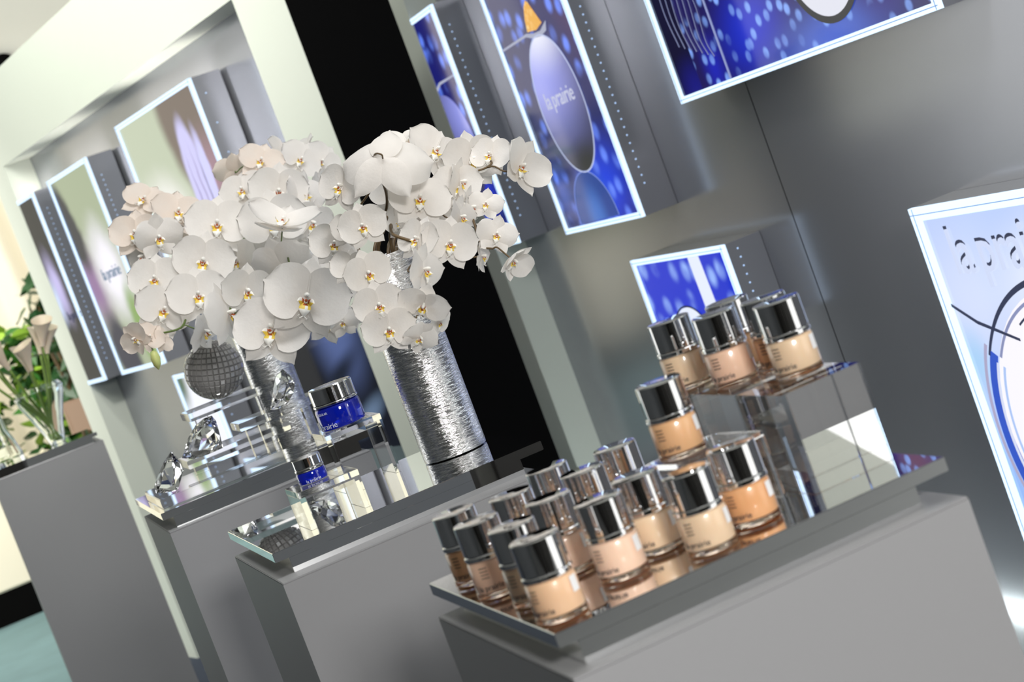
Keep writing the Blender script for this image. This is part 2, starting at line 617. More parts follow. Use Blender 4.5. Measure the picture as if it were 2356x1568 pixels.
def ring_poly(name, cx, cy, rx, ry, w1, z, mat, parent, a0=0, a1=2 * PI, n=60, w2=None):
    w2 = w1 if w2 is None else w2
    bm = bmesh.new()
    rows = []
    for i in range(n + 1):
        a = a0 + (a1 - a0) * i / n
        ww = w1 + (w2 - w1) * i / n
        c_, s_ = math.cos(a), math.sin(a)
        rows.append([bm.verts.new((cx + (rx + q * ww) * c_, cy + (ry + q * ww) * s_, zz)) for q, zz in ((-0.5, z), (0.5, z), (0.5, z + 0.001), (-0.5, z + 0.001))])
    for a, b in zip(rows[:-1], rows[1:]):
        for k in range(4):
            bm.faces.new((a[k], a[(k + 1) % 4], b[(k + 1) % 4], b[k]))
    bmesh.ops.recalc_face_normals(bm, faces=bm.faces)
    return link(name, bm, mat, parent)


def logo(parent, x, y, size, mat, z=0.0, sx=1.0, depth=0.0012, name='lettering'):
    for word, off in (('la', 0.0), ('prairie', 0.83)):
        bm = text_bm(word, size, depth)
        bmesh.ops.transform(bm, matrix=Matrix.Translation((x + off * size * sx, y, z)) @ Matrix.Diagonal((sx, 1, 1, 1)), verts=bm.verts)
        link(name, bm, mat, parent)


UR, NR = (0, -1, 0), (-1, 0, 0)
BLUE = (0.008, 0.012, 0.16)
dotc = (0.14, 0.26, 1.0)
G_blue = graphic('print_night_blue', (0.010, 0.014, 0.13), [
    (0.42, 0.10, 0.28, 0.20, 0.2, 1.0, (0.01, 0.05, 0.75)),
    (0.08, 0.12, 0.12, 0.12, 0, 1.0, (0.05, 0.09, 0.42)),
    (0.62, 0.62, 0.22, 0.30, 0, 1.0, (0.06, 0.02, 0.11)),
    (0.0, 0.22, 0.08, 0.3, 0, 1.0, (0.01, 0.01, 0.05)),
    (0.30, 0.07, 0.17, 0.12, 0, 0.8, (0.03, 0.11, 0.52))],
    1.0, dots=dict(sx=13, sy=13, col=dotc, at=3, r0=0.10, r1=0.42, rot=0.2))
b2 = lightbox((XF, 5.061, Z - 0.242), UR, NR, 0.598, 0.772, G_blue, 'tall narrow lightbox showing a silver egg shape and golden cone on blue', ledn=30)
# dark top half is dotted, lower half plain: the printed egg, spoon and cone
G_egg = graphic('print_silver_egg', (0.045, 0.045, 0.115), [
    (0.22, 0.44, 0.42, 0.28, 0, 0.95, (0.30, 0.33, 0.85)),
    (0.32, 0.56, 0.26, 0.16, 0, 1.0, (0.86, 0.88, 1.0)),
    (0.36, 0.17, 0.20, 0.09, 0, 0.9, (0.03, 0.03, 0.035))], 1.0)
EG = [(0.32 + 0.168 * math.sin(a) * (1 + 0.04 * math.cos(a)), 0.342 + 0.190 * math.cos(a)) for a in [2 * PI * i / 64 for i in range(64)]]
flat_poly('printed_egg', EG, -0.0018, G_egg, b2)
e = ring_poly('egg_outline', 0.32, 0.342, 0.168, 0.190, 0.004, -0.0006, emit('pale_line', (0.6, 0.68, 0.95), 0.9), b2)
flat_poly('egg_reflection', [(0.29 + 0.15 * math.cos(a), 0.02 + 0.135 * math.sin(a)) for a in [PI * i / 30 for i in range(31)]], -0.0018, graphic('print_reflection', (0.02, 0.06, 0.30), [(0.29, 0.03, 0.10, 0.12, 0, 0.9, (0.05, 0.16, 0.55))], 1.0), b2)
ring_poly('reflection_outline', 0.29, 0.02, 0.15, 0.135, 0.003, -0.0006, emit('pale_line2', (0.25, 0.35, 0.9), 0.8), b2, 0, PI)
G_gold = graphic('print_gold', (0.80, 0.40, 0.06), [], 1.0, dots=dict(sx=60, sy=60, col=(1.0, 0.72, 0.30), r0=0.2, r1=0.5))
flat_poly('printed_cone', [(0.262, 0.552), (0.275, 0.585), (0.30, 0.615), (0.325, 0.628), (0.338, 0.620), (0.36, 0.59), (0.385, 0.556), (0.33, 0.546)], -0.0018, G_gold, b2)
M['silverprint'] = emit('print_silver', (0.55, 0.58, 0.75), 0.75)
flat_poly('printed_spoon', [(0.018, 0.544), (0.25, 0.550), (0.30, 0.541), (0.36, 0.539), (0.42, 0.555), (0.40, 0.532), (0.35, 0.525), (0.29, 0.530), (0.24, 0.542), (0.018, 0.538)], -0.0008, M['silverprint'], b2)
logo(b2, 0.205, 0.340, 0.066, emit('lettering_silver', (0.72, 0.75, 0.95), 0.8), -0.0005, sx=1.0)

b1 = lightbox((XF, YC - 0.003, Z - 0.235), UR, NR, 0.250, 0.765, graphic('print_night_blue_b', (0.010, 0.012, 0.16), [
    (0.10, 0.18, 0.2, 0.12, 0, 0.9, (0.02, 0.03, 0.5))], 1.0, dots=dict(sx=13, sy=12, col=dotc, at=1, r0=0.10, r1=0.42, rot=0.2)),
    'narrow blue lightbox half hidden against the grey post, beside the egg picture', left=False, ledn=28, fr=0.020)
flat_poly('printed_egg', [(0.0, 0.16)] + [(0.0 + 0.19 * math.sin(a), 0.335 - 0.175 * math.cos(a)) for a in [PI * i / 30 for i in range(31)]] + [(0.0, 0.51)], -0.0018, G_egg, b1)
flat_poly('printed_spoon', [(0.0, 0.535), (0.05, 0.548), (0.23, 0.548), (0.23, 0.542), (0.05, 0.540), (0.0, 0.525)], -0.0008, M['silverprint'], b1)

G_drop = graphic('print_bubbles', (0.014, 0.010, 0.10), [
    (0.45, 0.10, 0.26, 0.16, 0.2, 1.0, (0.012, 0.03, 0.60)),
    (0.75, 0.02, 0.40, 0.12, 0.1, 1.0, (0.07, 0.14, 0.62)),
    (0.22, 0.05, 0.08, 0.10, 0, 1.0, (0.015, 0.02, 0.45)),
    (0.50, 0.22, 0.14, 0.08, 0, 1.0, (0.10, 0.02, 0.09)),
    (0.98, 0.10, 0.16, 0.12, 0, 1.0, (0.04, 0.02, 0.18))], 1.0,
    dots=dict(sx=21, sy=21, col=(0.24, 0.42, 1.0), at=5, r0=0.14, r1=0.34, rot=0.5, rand=0.9))
b3 = lightbox((XF, 3.995, Z - 0.010), UR, NR, 1.152, 0.50, G_drop, 'big wide lightbox of blue bubbles and a silver drop, high on the right wall', leds=False)
flat_poly('dark_print_band', [(0.018, 0.016), (0.125, 0.016), (0.125, 0.48), (0.018, 0.48)], -0.0019, graphic('print_ink', (0.006, 0.005, 0.03), [(0.10, 0.02, 0.12, 0.10, 0, 1.0, (0.01, 0.01, 0.2))], 1.0), b3)
bm = bmesh.new()
for q in range(7):
    xx = 0.075 + q * 0.026
    tube(bm, smooth_path([(xx, 0.40 - 0.03 * q, 0), (xx + 0.006, 0.30 - 0.02 * q, 0), (xx - 0.004, 0.2 - 0.015 * q, 0), (xx + 0.012, 0.12 - 0.008 * q, 0)], 6), 0.0007, 0.0012, seg=5)
link('white_streaks', bm, emit('streak', (0.35, 0.4, 0.7), 0.6), b3)
bm = bmesh.new(); bx(bm, 0.278, 0.284, 0.016, 0.48, -0.002, 0.0)
link('light_line', bm, emit('streak2', (0.35, 0.42, 0.8), 0.7), b3)
G_dropc = graphic('print_silver_drop', (0.75, 0.76, 0.86), [(0.8, 0.20, 0.11, 0.10, 0, 0.8, (0.35, 0.35, 0.42))], 1.0)
flat_poly('printed_drop', ell(0.80, 0.175, 0.135, 0.125), -0.0018, G_dropc, b3)
ring_poly('drop_outline', 0.80, 0.175, 0.135, 0.125, 0.014, -0.0006, emit('ink_line', (0.06, 0.06, 0.07), 0.5), b3)

G_win = graphic('print_bright_blue', (0.012, 0.035, 0.62), [], 1.0, dots=dict(sx=12, sy=12, col=(0.32, 0.50, 1.0), r0=0.10, r1=0.44, rot=0.1))
b4 = lightbox((XF, 4.656, Z - 0.56), UR, NR, 0.600, 0.212, G_win, 'small low lightbox split by a white bar, behind the raised bottles', ledn=9)
M['whiteprint'] = emit('print_white', (0.80, 0.86, 1.0), 1.0)
flat_poly('printed_bar', [(0.375, 0.016), (0.445, 0.016), (0.435, 0.196), (0.37, 0.196)], -0.0016, M['whiteprint'], b4)
flat_poly('printed_dome', [(0.16, 0.016)] + [(0.25 - 0.09 * math.cos(PI * i / 24), 0.016 + 0.055 * math.sin(PI * i / 24)) for i in range(25)], -0.0016, M['whiteprint'], b4)
ring_poly('dome_outline', 0.25, 0.016, 0.094, 0.058, 0.004, -0.0006, M['print'], b4, 0, PI)

G_pale = graphic('print_pale_blue', (0.52, 0.64, 0.98), [
    (0.12, 0.62, 0.30, 0.22, 0, 1.0, (0.68, 0.76, 1.0)),
    (0.42, 0.62, 0.26, 0.20, 0, 0.9, (0.90, 0.93, 1.0)),
    (0.05, 0.5, 0.08, 0.10, 0, 1.0, (0.42, 0.66, 0.95)),
    (0.02, 0.25, 0.12, 0.26, 0, 1.0, (0.30, 0.5, 0.95))], 1.0)
b5 = lightbox((XF, 3.174, Z - 1.15), UR, NR, 0.82, 0.81, G_pale, 'large pale lightbox with a silver ring and raised lettering, at the right edge', leds=False, fr=0.030)
ink = emit('ink_navy', (0.02, 0.03, 0.09), 0.8)
navy = emit('ink_blue', (0.02, 0.09, 0.62), 0.9)
flat_poly('printed_disc', ell(0.37, 0.36, 0.285, 0.275), -0.0018, emit('print_white2', (0.95, 0.93, 1.0), 1.0), b5)
ring_poly('dark_arc', 0.36, 0.36, 0.305, 0.292, 0.016, -0.0007, ink, b5, R(60), R(148), w2=0.006)
ring_poly('dark_arc', 0.36, 0.36, 0.272, 0.262, 0.006, -0.0006, emit('ink_grey', (0.30, 0.34, 0.6), 0.8), b5, R(60), R(145))
ring_poly('dark_arc', 0.36, 0.36, 0.250, 0.243, 0.004, -0.0006, ink, b5, R(62), R(120))
ring_poly('blue_arc', 0.37, 0.36, 0.300, 0.290, 0.022, -0.0007, navy, b5, R(147), R(235), w2=0.045)
ring_poly('blue_arc', 0.37, 0.36, 0.288, 0.280, 0.005, -0.0003, emit('ink_pale', (0.75, 0.8, 1.0), 0.9), b5, R(150), R(235), w2=0.012)
ring_poly('blue_arc', 0.37, 0.36, 0.325, 0.315, 0.008, -0.0005, emit('ink_mauve', (0.45, 0.42, 0.62), 0.9), b5, R(146), R(235))
ring_poly('blue_arc', 0.37, 0.36, 0.268, 0.262, 0.006, -0.0005, emit('ink_sky', (0.45, 0.62, 1.0), 0.9), b5, R(150), R(235))
flat_poly('diagonal_line', [(0.024, 0.622), (0.10, 0.583), (0.22, 0.545), (0.22, 0.540), (0.10, 0.576), (0.024, 0.616)], -0.0004, ink, b5)
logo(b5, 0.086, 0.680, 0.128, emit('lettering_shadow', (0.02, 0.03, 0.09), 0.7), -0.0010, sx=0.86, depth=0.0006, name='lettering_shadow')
logo(b5, 0.090, 0.674, 0.128, emit('lettering_pale', (0.66, 0.74, 0.98), 0.95), 0.0006, sx=0.86, depth=0.0016)

UL, NL = -Ld, -Ln


def lpos(t, k, z):
    return Ld * t + Ln * k + Vector((0, 0, z))


G_l1 = graphic('print_dark_flare', (0.010, 0.010, 0.016), [(0.10, 0.42, 0.11, 0.20, 0.1, 0.9, (0.55, 0.50, 0.85)), (0.03, 0.36, 0.07, 0.13, 0, 0.9, (0.62, 0.72, 1.0))], 1.0, warp=0.05, spec=0.05)
a1 = lightbox(lpos(7.307, KF, Z - 0.232), UL, NL, 0.224, 0.762, G_l1, 'dark narrow lightbox at the far left beside the pale post', left=False, ledn=30, toplight=1)
logo(a1, 0.06, 0.26, 0.05, ink, -0.001, name='lettering')
G_l2 = graphic('print_green_flare', (0.36, 0.42, 0.28), [
    (0.10, 0.38, 0.20, 0.28, 0.2, 0.9, (0.26, 0.14, 0.32)),
    (0.34, 0.40, 0.22, 0.26, 0.2, 0.8, (0.93, 0.90, 1.0)),
    (0.07, 0.60, 0.12, 0.22, 0.25, 0.45, (0.004, 0.006, 0.025)),
    (0.17, 0.08, 0.16, 0.24, 0.35, 0.5, (0.004, 0.006, 0.04)),
    (0.44, 0.17, 0.10, 0.22, 0.1, 0.7, (0.22, 0.36, 0.10))], 1.0, warp=0.06, spec=0.1)
a2 = lightbox(lpos(6.862, KF, Z - 0.229), UL, NL, 0.502, 0.760, G_l2, 'tall lightbox with a white flare over green, left of the orchids', ledn=34, toplight=1)
logo(a2, 0.20, 0.345, 0.062, emit('lettering_grey', (0.25, 0.35, 0.5), 0.7), -0.001)
G_l3 = graphic('print_curtain', (0.50, 0.56, 0.42), [
    (0.62, 0.50, 0.26, 0.36, 0.12, 0.3, (0.17, 0.13, 0.11)),
    (0.68, 0.30, 0.22, 0.20, 0, 0.9, (0.34, 0.20, 0.26)),
    (0.20, 0.22, 0.30, 0.22, 0, 0.9, (1.0, 0.97, 0.97)),
    (0.53, 0.30, 0.085, 0.24, -0.06, 0.30, (0.60, 0.58, 0.93)),
    (0.615, 0.24, 0.05, 0.26, -0.06, 0.4, (0.62, 0.62, 1.0)),
    (0.50, 0.20, 0.008, 0.24, 0, 0.6, (0.32, 0.28, 0.55)),
    (0.55, 0.22, 0.008, 0.24, 0, 0.6, (0.36, 0.32, 0.58)),
    (0.59, 0.22, 0.010, 0.22, 0, 0.6, (0.30, 0.28, 0.50))], 1.0, warp=0.03)
a3 = lightbox(lpos(5.965, KF, Z - 0.012), UL, NL, 0.740, 0.572, G_l3, 'large square lightbox with a white curtain-like flare, behind the orchids', ledn=6, toplight=1)
G_l4 = graphic('print_white_left', (0.86, 0.88, 0.98), [(0.03, 0.30, 0.10, 0.14, 0, 0.8, (0.03, 0.09, 0.05)), (0.0, 0.2, 0.03, 0.2, 0, 0.5, (0.1, 0.15, 0.15))], 1.0)
a4 = lightbox(lpos(6.335, KF, Z - 0.60), UL, NL, 0.325, 0.322, G_l4, 'low bright white lightbox behind the smoked glass ball', ledn=8)
G_l5 = graphic('print_dark_blue_haze', (0.006, 0.008, 0.014), [(0.38, 0.34, 0.24, 0.22, 0.2, 0.9, (0.09, 0.13, 0.30)), (0.42, 0.10, 0.20, 0.05, 0.35, 0.9, (0.12, 0.18, 0.28)), (0.30, 0.22, 0.30, 0.05, 0.35, 0.9, (0.01, 0.015, 0.03))], 1.0, spec=0.03)
a5 = lightbox(lpos(5.29, KF, Z - 0.62), UL, NL, 0.54, 0.46, G_l5, 'dark blue hazy poster panel between the two silver vases', left=False, right=False, top=False, bottom=False, leds=False)


# ------------------------------------------------------------------ foundation bottles
def wrap_text(txt, size, rad, ang, z, mat, parent, name, flip=1):
    bm = text_bm(txt, size, 0.00008)
    xs = [v.co.x for v in bm.verts]
    mid = (min(xs) + max(xs)) / 2
    for v in bm.verts:
        a = ang + (v.co.x - mid) / rad
        r_ = rad + 0.00015 + v.co.z
        h = v.co.y
        v.co = Vector((r_ * math.cos(a), r_ * math.sin(a), z + h))
    return link(name, bm, mat, parent)


SH = [(0.86, 0.54, 0.33), (0.88, 0.56, 0.40), (0.80, 0.45, 0.23), (0.84, 0.60, 0.40), (0.78, 0.39, 0.18), (0.92, 0.62, 0.46)]
shade = [pbr('foundation_tint_%d' % i, c, 0.35, Coat_Weight=0.8, Coat_Roughness=0.04, Subsurface_Weight=0.1) for i, c in enumerate(SH)]
BR = 0.0192


def make_bottle():
    t = empty('foundation_bottle', (0, 0, 0))
    bodies = []
    for m_ in shade:
        bm = bmesh.new()
        lathe(bm, [(BR - 0.0016, 0.0048), (BR - 0.0004, 0.0062), (BR - 0.0004, 0.0282), (BR - 0.0015, 0.0300), (BR - 0.004, 0.0306)], 56)
        me = bpy.data.meshes.new('body')
        bm.to_mesh(me); bm.free()
        me.materials.append(m_)
        for p_ in me.polygons: p_.use_smooth = True
        me.set_sharp_from_angle(angle=R(50))
        bodies.append(me)
    o = bpy.data.objects.new('body', bodies[0]); C.objects.link(o); o.parent = t
    bm = bmesh.new()
    lathe(bm, [(BR - 0.002, 0.0), (BR, 0.0012), (BR, 0.0052), (BR - 0.0018, 0.0066)], 56)
    link('base', bm, M['thick'], t, 'auto')
    bm = bmesh.new()
    lathe(bm, [(BR - 0.005, 0.0304), (BR - 0.001, 0.0306), (BR - 0.0002, 0.0316), (BR - 0.0002, 0.0342), (BR - 0.0012, 0.0352), (BR - 0.006, 0.0352)], 56)
    link('collar', bm, M['chrome'], t, 'auto')
    bm = bmesh.new()
    rc = BR - 0.0007
    lathe(bm, [(rc - 0.001, 0.0351), (rc, 0.0357), (rc, 0.0590), (rc - 0.0006, 0.0598), (rc - 0.0018, 0.0600)], 56)
    link('cap', bm, M['chrome'], t, 'auto')
    # price sticker, curved on the right side
    bm = bmesh.new()
    a0 = R(-52)
    rows = []
    for i in range(7):
        a = a0 + (i / 6 - 0.5) * 0.0075 / BR
        rows.append([bm.verts.new(((BR + 0.0003) * math.cos(a), (BR + 0.0003) * math.sin(a), z)) for z in (0.0165, 0.0280)])
    for a, b in zip(rows[:-1], rows[1:]): bm.faces.new((a[0], b[0], b[1], a[1]))
    link('price_sticker', bm, M['white'], t)
    wrap_text('la prairie', 0.0062, BR - 0.0002, R(-150), 0.0080, M['print'], t, 'lettering')
    bm = bmesh.new()
    for i in range(4):
        for j in range(8):
            a = R(-165) + j * 0.045
            vs = [bm.verts.new(((BR) * math.cos(aa), (BR) * math.sin(aa), 0.0175 + i * 0.0026 + dz)) for aa, dz in ((a, 0), (a + 0.03, 0), (a + 0.03, 0.0009), (a, 0.0009))]
            bm.faces.new(vs)
    link('fine_print', bm, M['print'], t)
    return t, bodies


bt, bodies = make_bottle()
# x, y, z, rotation, tint, where it stands
ZT, ZB, ZS = 1.0751, 1.1581, 1.1311
BOT = [
    (0.354, 1.330, ZT, 0.0, 0, 'foundation bottle at the front corner of the mirror tray, nearest the viewer'),
    (0.362, 1.412, ZT, 0.1, 3, 'foundation bottle directly behind the one at the tray\'s front corner'),
    (0.356, 1.492, ZT, 0.45, 1, 'pinkish foundation bottle with lettering facing out, left edge of the tray'),
    (0.360, 1.575, ZT, 0.2, 2, 'foundation bottle at the far left corner of the tray'),
    (0.405, 1.545, ZT, 0.0, 0, 'foundation bottle behind the left edge row, with a black reflection on its cap'),
    (0.410, 1.457, ZT, 0.0, 5, 'foundation bottle in the middle of the low group, behind the pale pink one'),
    (0.422, 1.368, ZT, 0.0, 5, 'pale pink foundation bottle in the front row with a white sticker'),
    (0.458, 1.597, ZT, 0.1, 1, 'foundation bottle at the back of the low group, pale green cap reflection'),
    (0.462, 1.513, ZT, 0.0, 0, 'foundation bottle behind the sand coloured one, third along the back'),
    (0.466, 1.398, ZT, 0.0, 3, 'sand coloured foundation bottle between the pale pink one and the small riser'),
    (0.512, 1.560, ZT, 0.1, 5, 'foundation bottle at the back, just left of the raised single bottle'),
    (0.482, 1.328, ZT, 0.1, 3, 'beige foundation bottle in the front row, just below the single raised bottle'),
    (0.532, 1.352, ZT, 0.0, 4, 'darkest caramel foundation bottle, beside the clear leg of the small riser'),
    (0.523, 1.430, ZS, 0.1, 2, 'single foundation bottle raised on the low clear riser'),
    (0.634, 1.408, ZB, 0.0, 3, 'beige foundation bottle at the front right of the clear block'),
    (0.613, 1.490, ZB, 0.1, 1, 'pinkish foundation bottle in the middle of the clear block front row'),
    (0.604, 1.572, ZB, 0.1, 3, 'foundation bottle at the left end on top of the clear block'),
    (0.648, 1.538, ZB, 0.0, 2, 'tan foundation bottle at the back centre on top of the clear block'),
    (0.648, 1.462, ZB, 0.0, 4, 'foundation bottle tucked behind the front right one on the clear block'),
]
for i, (x, y, z, rz, ti, lab) in enumerate(BOT):
    t = bt if i == 0 else copy_tree(bt)
    t.location = (x, y, z)
    t.rotation_euler = (0, 0, rz)
    t.scale = (1.055, 1.055, 1.065)
    tag(t, lab, 'bottle', 'foundation bottles on the mirror tray')
    for ch in t.children:
        if ch.name.startswith('body'): ch.data = bodies[ti]

# clear acrylic blocks and riser of the near tray
t = box('acrylic_block', (-0.037, 0.037, -0.044, 0.044, 0, 0.0826), M['acryl'], bev=0.0006)
t.location = (0.6225, 1.3955, TZ + 0.0002)
tag(t, 'clear acrylic block under the raised bottles, nearer of the two', 'display block', 'clear acrylic blocks')
t = box('acrylic_block', (-0.037, 0.037, -0.077, 0.077, 0, 0.0826), M['acryl'], bev=0.0006)
t.location = (0.6225, 1.5185, TZ + 0.0002)
tag(t, 'clear acrylic block under the raised bottles, longer one at the back', 'display block', 'clear acrylic blocks')


def bridge(name_loc, wx, wy, h, th, label, rz=0.0):
    t = empty('acrylic_riser', name_loc, label, 'riser', rz=rz)
    bm = bmesh.new(); bx(bm, -wx / 2, wx / 2, -wy / 2, wy / 2, h - th, h, bev=0.0004)
    link('shelf', bm, M['acryl'], t)
    for s in (-1, 1):
        bm = bmesh.new()
        x0 = s * (wx / 2 - th)
        bx(bm, min(x0, s * wx / 2), max(x0, s * wx / 2), -wy / 2, wy / 2, 0.0, h - th - 0.0001, bev=0.0004)
        link('leg', bm, M['acryl'], t)
    return t


bridge((0.538, 1.425, TZ + 0.0002), 0.072, 0.075, 0.056 - 0.0003, 0.0045, 'low clear riser carrying the single foundation bottle', rz=0.15)
bridge((0.3805, 2.276, TZ + 0.0002), 0.078, 0.086, 0.048, 0.008, 'small thick clear riser under the small blue jar')
bridge((0.4685, 2.458, TZ + 0.0002), 0.079, 0.082, 0.081, 0.008, 'taller thick clear riser under the large blue jar')


# ------------------------------------------------------------------ blue cream jars
def blue_jar(loc, r_, hg, hc, label, txtsize, rz=0.0):
    t = empty('cream_jar', loc, label, 'jar', rz=rz)
    bm = bmesh.new()
    lathe(bm, [(r_ * 0.90, 0.0), (r_ * 0.97, hg * 0.03), (r_, hg * 0.12), (r_, hg * 0.86), (r_ * 0.96, hg * 0.96), (r_ * 0.84, hg)], 64)
    link('glass_body', bm, M['cobalt'], t, 'auto')
    bm = bmesh.new()
    lathe(bm, [(r_ * 0.84, hg), (r_ * 0.955, hg + 0.0002), (r_ * 0.99, hg + 0.0012), (r_ * 0.99, hg + 0.003), (r_ * 0.95, hg + 0.0042), (r_ * 0.7, hg + 0.0042)], 64)
    link('collar', bm, M['chrome'], t, 'auto')
    bm = bmesh.new()
    z0 = hg + 0.0043
    lathe(bm, [(r_ * 0.92, z0), (r_ * 0.965, z0 + 0.0006), (r_ * 0.965, z0 + hc * 0.93), (r_ * 0.93, z0 + hc), (r_ * 0.5, z0 + hc * 1.01), (r_ * 0.01, z0 + hc * 1.02)], 64)
    link('lid', bm, M['chrome'], t, 'auto')
    wrap_text('la prairie', txtsize, r_, R(-150), hg * 0.10, M['printw'], t, 'lettering')
    if r_ > 0.028:
        wrap_text('CELLULAR', txtsize * 0.42, r_, R(-150), hg * 0.72, M['printw'], t, 'fine_print')
    return t


blue_jar((0.466, 2.455, TZ + 0.0814), 0.0310, 0.031, 0.0215, 'large cobalt blue cream jar with chrome lid on the taller riser', 0.0105)
blue_jar((0.374, 2.285, TZ + 0.0484), 0.0187, 0.0145, 0.0125, 'small cobalt blue cream jar with chrome lid on the low riser', 0.0055, rz=0.9)


# ------------------------------------------------------------------ silver vases
def silver_vase(loc, r_, h, label):
    t = empty('cylinder_vase', loc, label, 'vase', 'silver foil cylinder vases')
    bm = bmesh.new()
    lathe(bm, [(r_ * 0.9, 0.0), (r_ * 0.99, 0.001), (r_, 0.004), (r_, h - 0.003), (r_ - 0.001, h), (r_ - 0.004, h), (r_ - 0.005, h - 0.004), (r_ - 0.005, 0.02), (0.001, 0.018)], 96, cap=True)
    link('foil_body', bm, M['foil'], t, 'auto')
    return t


V1 = Vector((0.575, 2.378, TZ + 0.0003))
V2 = Vector((0.552, 3.385, TZ + 0.0003))
silver_vase(V1, 0.0425, 0.272, 'crinkled silver cylinder vase standing at the end of the blue jar tray')
silver_vase(V2, 0.0425, 0.285, 'crinkled silver cylinder vase further back, behind the smoked ball')

# ------------------------------------------------------------------ crystal display on tray three
def slab(x0, x1, y0, y1, z0, z1, label, rz=0):
    cx, cy = (x0 + x1) / 2, (y0 + y1) / 2
    o = box('crystal_slab', (x0 - cx, x1 - cx, y0 - cy, y1 - cy, 0, z1 - z0), M['acryl'], bev=0.0012)
    o.location = (cx, cy, z0)
    o.rotation_euler = (0, 0, rz)
    tag(o, label, 'slab', 'stacked clear slabs under the crystals')
    return o


def cubeb(x, y, z0, z1, s, label):
    o = box('crystal_cube', (-s / 2, s / 2, -s / 2, s / 2, 0, z1 - z0), M['crystal'], bev=0.001)
    o.location = (x, y, z0)
    tag(o, label, 'spacer', 'clear cubes between the slabs')


e_ = 0.0003
slab(0.262, 0.585, 3.095, 3.325, TZ + e_, TZ + 0.0165, 'lowest and widest clear slab, directly on the mirror tray')
slab(0.335, 0.520, 3.200, 3.320, 1.109, 1.1235, 'clear slab under the round cut gem, second level')
cubeb(0.36, 3.26, TZ + 0.0168, 1.1087, 0.022, 'clear cube under the second slab, left end')
cubeb(0.49, 3.26, TZ + 0.0168, 1.1087, 0.022, 'clear cube under the second slab, right end')
slab(0.425, 0.575, 3.105, 3.196, 1.1435, 1.157, 'clear slab at the front right carrying the upright gem')
cubeb(0.45, 3.15, TZ + 0.0168, 1.1432, 0.022, 'tall clear cube under the front right slab, left end')
cubeb(0.55, 3.15, TZ + 0.0168, 1.1432, 0.022, 'tall clear cube under the front right slab, right end')
slab(0.366, 0.530, 3.205, 3.315, 1.1820, 1.196, 'topmost clear slab, under the smoked ball')
cubeb(0.395, 3.29, 1.1238, 1.1817, 0.022, 'tall clear cube under the topmost slab, left end')
cubeb(0.505, 3.25, 1.1238, 1.1817, 0.022, 'tall clear cube under the topmost slab, right end')

# the cut ball: a sphere of little pyramids
bm = bmesh.new()
RB = 0.0515
nu, nv = 32, 16
grid = []
for j in range(nv + 1):
    ph = -PI / 2 + PI * j / nv
    ph = max(-PI / 2 + 0.08, min(PI / 2 - 0.08, ph))
    grid.append([bm.verts.new((RB * 0.945 * math.cos(ph) * math.cos(2 * PI * i / nu), RB * 0.945 * math.cos(ph) * math.sin(2 * PI * i / nu), RB * 0.945 * math.sin(ph))) for i in range(nu)])
for j in range(nv):
    for i in range(nu):
        q = (grid[j][i], grid[j][(i + 1) % nu], grid[j + 1][(i + 1) % nu], grid[j + 1][i])
        ce = (q[0].co + q[1].co + q[2].co + q[3].co) / 4
        top = []
        for v in q:
            p_ = ce + (v.co - ce) * 0.68
            top.append(bm.verts.new(p_.normalized() * RB))
        bm.faces.new(top)
        for k in range(4):
            bm.faces.new((q[k], q[(k + 1) % 4], top[(k + 1) % 4], top[k]))
bm.faces.new(list(reversed(grid[0])))
bm.faces.new(grid[-1])
bmesh.ops.rotate(bm, verts=bm.verts, matrix=Matrix.Rotation(R(12), 3, 'Y') @ Matrix.Rotation(R(10), 3, 'X'))
o = link('cut_glass_ball', bm, M['smoke'])
o.location = (0.442, 3.262, 1.1962 + RB)
tag(o, 'smoked grey cut-glass ball with a grid of facets on the topmost slab', 'ball')


def gem(name, loc, rx, h1, h2, n, label, rot=(0, 0, 0), table=0.55, stretch=1.0):
    bm = bmesh.new()
    def ring(r_, z, off=0.0):
        return [bm.verts.new((r_ * math.cos(2 * PI * (i + off) / n), r_ * stretch * math.sin(2 * PI * (i + off) / n), z)) for i in range(n)]
    g0 = ring(rx * table, h1)
    g1 = ring(rx * 0.86, h1 * 0.45, 0.5)
    g2 = ring(rx, 0)
    g3 = ring(rx * 0.98, -h2 * 0.06)
    g4 = ring(rx * 0.5, -h2 * 0.55, 0.5)
    g5 = ring(rx * 0.04, -h2)
    bm.faces.new(g0)
    bm.faces.new(list(reversed(g5)))
    for i in range(n):
        j = (i + 1) % n
        bm.faces.new((g0[i], g1[i], g0[j])); bm.faces.new((g0[j], g1[i], g1[j])) if False else None
        bm.faces.new((g0[j], g1[i], g1[j]))
        bm.faces.new((g1[i], g2[j], g1[j])); bm.faces.new((g1[i], g2[i], g2[j]))
        bm.faces.new((g2[i], g3[i], g3[j], g2[j]))
        bm.faces.new((g3[i], g4[i], g3[j])); bm.faces.new((g3[j], g4[i], g4[j]))
        bm.faces.new((g4[i], g5[i], g5[j], g4[j]))
    bmesh.ops.recalc_face_normals(bm, faces=bm.faces)
    mt = Matrix.Rotation(rot[2], 3, 'Z') @ Matrix.Rotation(rot[1], 3, 'Y') @ Matrix.Rotation(rot[0], 3, 'X')
    bmesh.ops.rotate(bm, verts=bm.verts, matrix=mt)
    zmin = min(v.co.z for v in bm.verts)
    bmesh.ops.translate(bm, verts=bm.verts, vec=(0, 0, -zmin))
    o = link(name, bm, M['crystal'])
    o.location = loc
    tag(o, label, 'crystal')
    return o


